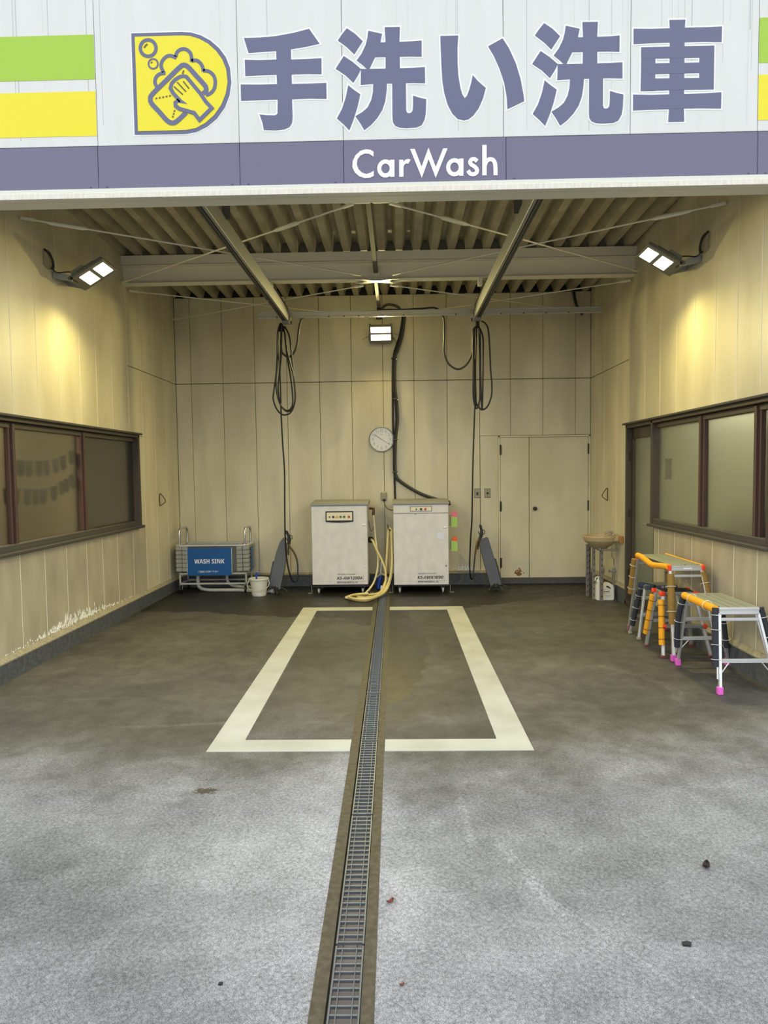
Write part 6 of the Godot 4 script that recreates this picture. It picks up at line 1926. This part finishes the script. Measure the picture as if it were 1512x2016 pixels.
	for j in 2:
		var cb := MB.new()
		cb.bar(Vector3(-0.15, h - 0.09, tz[j] + 0.02 * (1 - 2 * j)), Vector3(0.135, h - 0.09, tz[j] + 0.02 * (1 - 2 * j)), 0.012, 0.022)
		cb.bar(Vector3(-0.165, 0.36, lerpf(tz[j], fz[j], 0.57)), Vector3(0.17, 0.36, lerpf(tz[j], fz[j], 0.57)), 0.016, 0.032)
		obj("cross_bar", cb, M.aluminium_bright, a4)
	sleeve(a4, "leg_sleeve", Vector3(tx[0] - 0.004, h - 0.07, tz[0] + 0.02), Vector3(-0.170, 0.32, 0.515), 0.031, M.foam_yellow_worn, 2, Vector3(-0.004, 0, 0.02))
	sleeve(a4, "leg_sleeve", Vector3(tx[0] - 0.004, h - 0.05, tz[1] - 0.02), Vector3(-0.170, 0.41, -0.515), 0.029, M.foam_yellow_worn, 3, Vector3(-0.02, 0, -0.02))
	sleeve(a4, "leg_sleeve", Vector3(tx[1], h - 0.06, tz[0]), Vector3(0.185, 0.38, 0.50), 0.031, M.foam_yellow_worn, 2, Vector3(0.012, 0, 0.0))
	sleeve(a4, "leg_sleeve", Vector3(tx[1], h - 0.06, tz[1]), Vector3(0.185, 0.38, -0.50), 0.029, M.foam_yellow_worn, 2, Vector3(0.012, 0, 0.0))
	for i in 2:
		var x := -0.160 if i == 0 else 0.135
		var sag := -0.028 if i == 0 else 0.0
		var pp := []
		for q in [[0.415, 0.0, -0.004], [0.25, sag * 0.4, -0.012], [0.05, sag, -0.020], [-0.15, sag * 0.3, -0.012], [-0.30, 0.004, 0.0], [-0.43, 0.006, 0.004]]:
			pp.append(Vector3(x + (q[2] if i == 0 else -q[2] * 0.3), h - 0.012 + q[1], q[0]))
		var pad := MB.new()
		pad.tube(smooth(pp, 6), 0.027 if i == 0 else 0.020, 12)
		obj("edge_pad", pad, M.foam_yellow, a4)
	for i in 2:
		for j in 2:
			obj("corner_cap", one(Vector3(tx[i] + (-0.006 if i == 0 else 0.014), h - 0.02, tz[j] + 0.01 * (1 - 2 * j)), Vector3(0.03, 0.05, 0.03), 0.006), M.plastic_orange, a4)
	# the small orange capped one under it
	var c := thing("step_stool", "small step stool with orange caps and bright yellow leg sleeves, under the tall platform", "step stool", Vector3(2.565, 0, -6.47))
	h = 0.575
	fx = [-0.205, 0.22]
	tx = [-0.165, 0.120]
	fz = [0.21, -0.21]
	tz = [0.08, -0.09]
	obj("deck", one(Vector3(-0.022, h - 0.016, 0), Vector3(0.285, 0.030, 0.19), 0.006), M.galvanised, c)
	var wm := MB.new()
	for k in 7:
		wm.box(Vector3(0.0 + 0.013 * k, h - 0.018, 0.0955), Vector3(0.009, 0.010, 0.001))
	obj("deck_marking", wm, M.white_hose, c)
	obj("tread", one(Vector3(-0.022, h + 0.002, 0), Vector3(0.26, 0.008, 0.17), 0.002), M.step_groove, c)
	for i in 2:
		for j in 2:
			obj("corner_cap", one(Vector3(tx[i] + (-0.008 if i == 0 else 0.008), h - 0.016, tz[j] + 0.012 * (1 - 2 * j)), Vector3(0.052, 0.040, 0.045), 0.010), M.plastic_orange, c)
			var lg := MB.new()
			leg_bar(lg, Vector3(tx[i], h - 0.03, tz[j]), Vector3(fx[i], 0.02, fz[j]), 0.036)
			leg_bar(lg, Vector3(tx[i], h - 0.03, tz[j]) + Vector3(0.004, 0, 0.012), Vector3(fx[i], 0.02, fz[j]) + Vector3(0.004, 0, 0.012), 0.020)
			obj("leg", lg, M.aluminium_bright if j == 0 else M.aluminium, c)
			obj("foot_cap", one(Vector3(fx[i], 0.012, fz[j]), Vector3(0.042, 0.024, 0.034), 0.005), M.rubber_red_dull, c)
	obj("step", one(Vector3(-0.005, 0.275, 0.16), Vector3(0.345, 0.026, 0.08), 0.006), M.galvanised, c)
	for s in [-1.0, 1.0]:
		obj("step_cap", one(Vector3(-0.005 + s * 0.180, 0.275, 0.165), Vector3(0.045, 0.040, 0.07), 0.012), M.plastic_orange, c)
	obj("rear_bar", one(Vector3(0.0, 0.26, -0.155), Vector3(0.34, 0.03, 0.02), 0.004), M.aluminium, c)
	sleeve(c, "leg_sleeve", Vector3(-0.168, h - 0.07, 0.095), Vector3(-0.198, 0.115, 0.20), 0.027, M.foam_yellow, 4, Vector3(-0.018, 0, 0.008), M.black_rubber)
	sleeve(c, "leg_sleeve", Vector3(-0.168, h - 0.06, -0.10), Vector3(-0.198, 0.13, -0.19), 0.026, M.foam_yellow, 4, Vector3(-0.022, 0, -0.004), M.black_rubber)
	# the blue and black stool at the back
	var b := thing("step_stool", "black topped step stool with navy corner pad, behind the tall platform's left legs", "step stool", Vector3(2.62, 0, -7.08))
	h = 0.53
	fx = [-0.245, 0.19]
	tx = [-0.165, 0.14]
	fz = [-0.12, 0.14]
	tz = [-0.06, 0.07]
	obj("deck", one(Vector3(-0.01, h - 0.02, 0), Vector3(0.33, 0.042, 0.20), 0.008), M.grey_post, b)
	obj("tread", one(Vector3(-0.01, h + 0.004, 0), Vector3(0.30, 0.010, 0.18), 0.003), M.step_green, b)
	var mk := MB.new()
	for x in [0.0, 0.035, 0.07]:
		for y in [-0.012, 0.0, 0.012]:
			mk.box(Vector3(x, h - 0.02 + y, 0.1008), Vector3(0.024, 0.005, 0.0014))
		mk.box(Vector3(x + 0.009, h - 0.014, 0.1008), Vector3(0.006, 0.016, 0.0014))
		mk.box(Vector3(x - 0.009, h - 0.026, 0.1008), Vector3(0.006, 0.016, 0.0014))
	mk.box(Vector3(0.098, h - 0.02, 0.1008), Vector3(0.006, 0.030, 0.0014))
	obj("deck_marking", mk, M.white_print, b)
	for i in 2:
		for j in 2:
			var lg := MB.new()
			leg_bar(lg, Vector3(tx[i], h - 0.03, tz[j]), Vector3(fx[i], 0.02, fz[j]), 0.030)
			obj("leg", lg, M.aluminium_bright if i == 0 and j == 1 else M.aluminium, b)
			obj("foot_cap", one(Vector3(fx[i], 0.014, fz[j]), Vector3(0.040, 0.028, 0.030), 0.005), M.foam_dark if i == 1 else M.plate_beige, b)
	obj("step", one(Vector3(-0.02, 0.25, 0.12), Vector3(0.36, 0.030, 0.10), 0.006), M.galvanised, b)
	obj("rear_bar", one(Vector3(-0.02, 0.19, -0.10), Vector3(0.36, 0.03, 0.02), 0.004), M.aluminium, b)
	sleeve(b, "corner_pad", Vector3(-0.185, h - 0.005, -0.02), Vector3(-0.08, h - 0.02, 0.105), 0.032, M.foam_navy, 0)
	sleeve(b, "leg_sleeve", Vector3(-0.172, h - 0.06, -0.065), Vector3(-0.236, 0.09, -0.112), 0.024, M.foam_dark, 3, Vector3(0.004, 0, 0.016))


# ---------------------------------------------------------------- litter on the ground
func bits() -> void:
	var defs := [[Vector3(1.292, 0, -2.921), "curled dark dry leaf on the pale asphalt at far right", "dry_leaf", 0.026, "leaf"], [Vector3(-0.051, 0.002, -2.675), "small reddish leaf beside the right drain kerb", "dry_leaf", 0.017, "leaf_red"], [Vector3(-0.007, 0.0, -2.231), "tiny reddish leaf scrap near the bottom edge, right of the drain", "dry_leaf", 0.009, "leaf_red"]]
	for d in defs:
		var t := thing(d[2], d[1], "leaf", d[0], "fallen leaves")
		var r: float = d[3]
		var mb := MB.new()
		var n := 9
		for i in n - 1:
			var x0 := lerpf(-1.0, 1.0, float(i) / (n - 1))
			var x1 := lerpf(-1.0, 1.0, float(i + 1) / (n - 1))
			var w0 := 0.55 * sqrt(maxf(0.0, 1.0 - x0 * x0)) + 0.02
			var w1 := 0.55 * sqrt(maxf(0.0, 1.0 - x1 * x1)) + 0.02
			var y0 := 0.10 + 0.55 * x0 * x0
			var y1 := 0.10 + 0.55 * x1 * x1
			for s in [-1.0, 1.0]:
				for off in [0.0, -0.06]:
					mb.face([Vector3(x0, y0 + off, 0) * r, Vector3(x1, y1 + off, 0) * r, Vector3(x1, y1 + 0.25 + off, s * w1) * r, Vector3(x0, y0 + 0.25 + off, s * w0) * r], Vector3.UP if off == 0.0 else Vector3.DOWN)
		obj("blade", mb, M[d[4]], t)
		obj("stalk", pipe([Vector3(0.9, 0.6, 0) * r, Vector3(1.3, 0.5, 0.1) * r, Vector3(1.6, 0.15, 0.2) * r], r * 0.06, 5, 3), M[d[4]], t)
		t.rotation.y = r * 40.0
	var ch := MB.new()
	ch.prism([-0.016, -0.009, 0.010, -0.012, 0.018, 0.004, 0.006, 0.012, -0.014, 0.008], 0.0, 0.007, Transform3D(Basis(Vector3(1, 0, 0), Vector3(0, 0, -1), Vector3(0, 1, 0)), Vector3.ZERO))
	tag(obj("rubber_chip", ch, M.debris, self, Vector3(1.011, 0, -2.432)), "small dark chip lying on the asphalt at lower right", "debris")
	ch = MB.new()
	ch.prism([-0.007, -0.005, 0.006, -0.006, 0.008, 0.004, -0.004, 0.006], 0.0, 0.005, Transform3D(Basis(Vector3(1, 0, 0), Vector3(0, 0, -1), Vector3(0, 1, 0)), Vector3.ZERO))
	tag(obj("gravel_chip", ch, M.debris, self, Vector3(-0.612, 0, -2.234)), "tiny dark gravel chip on the asphalt at lower left", "debris")
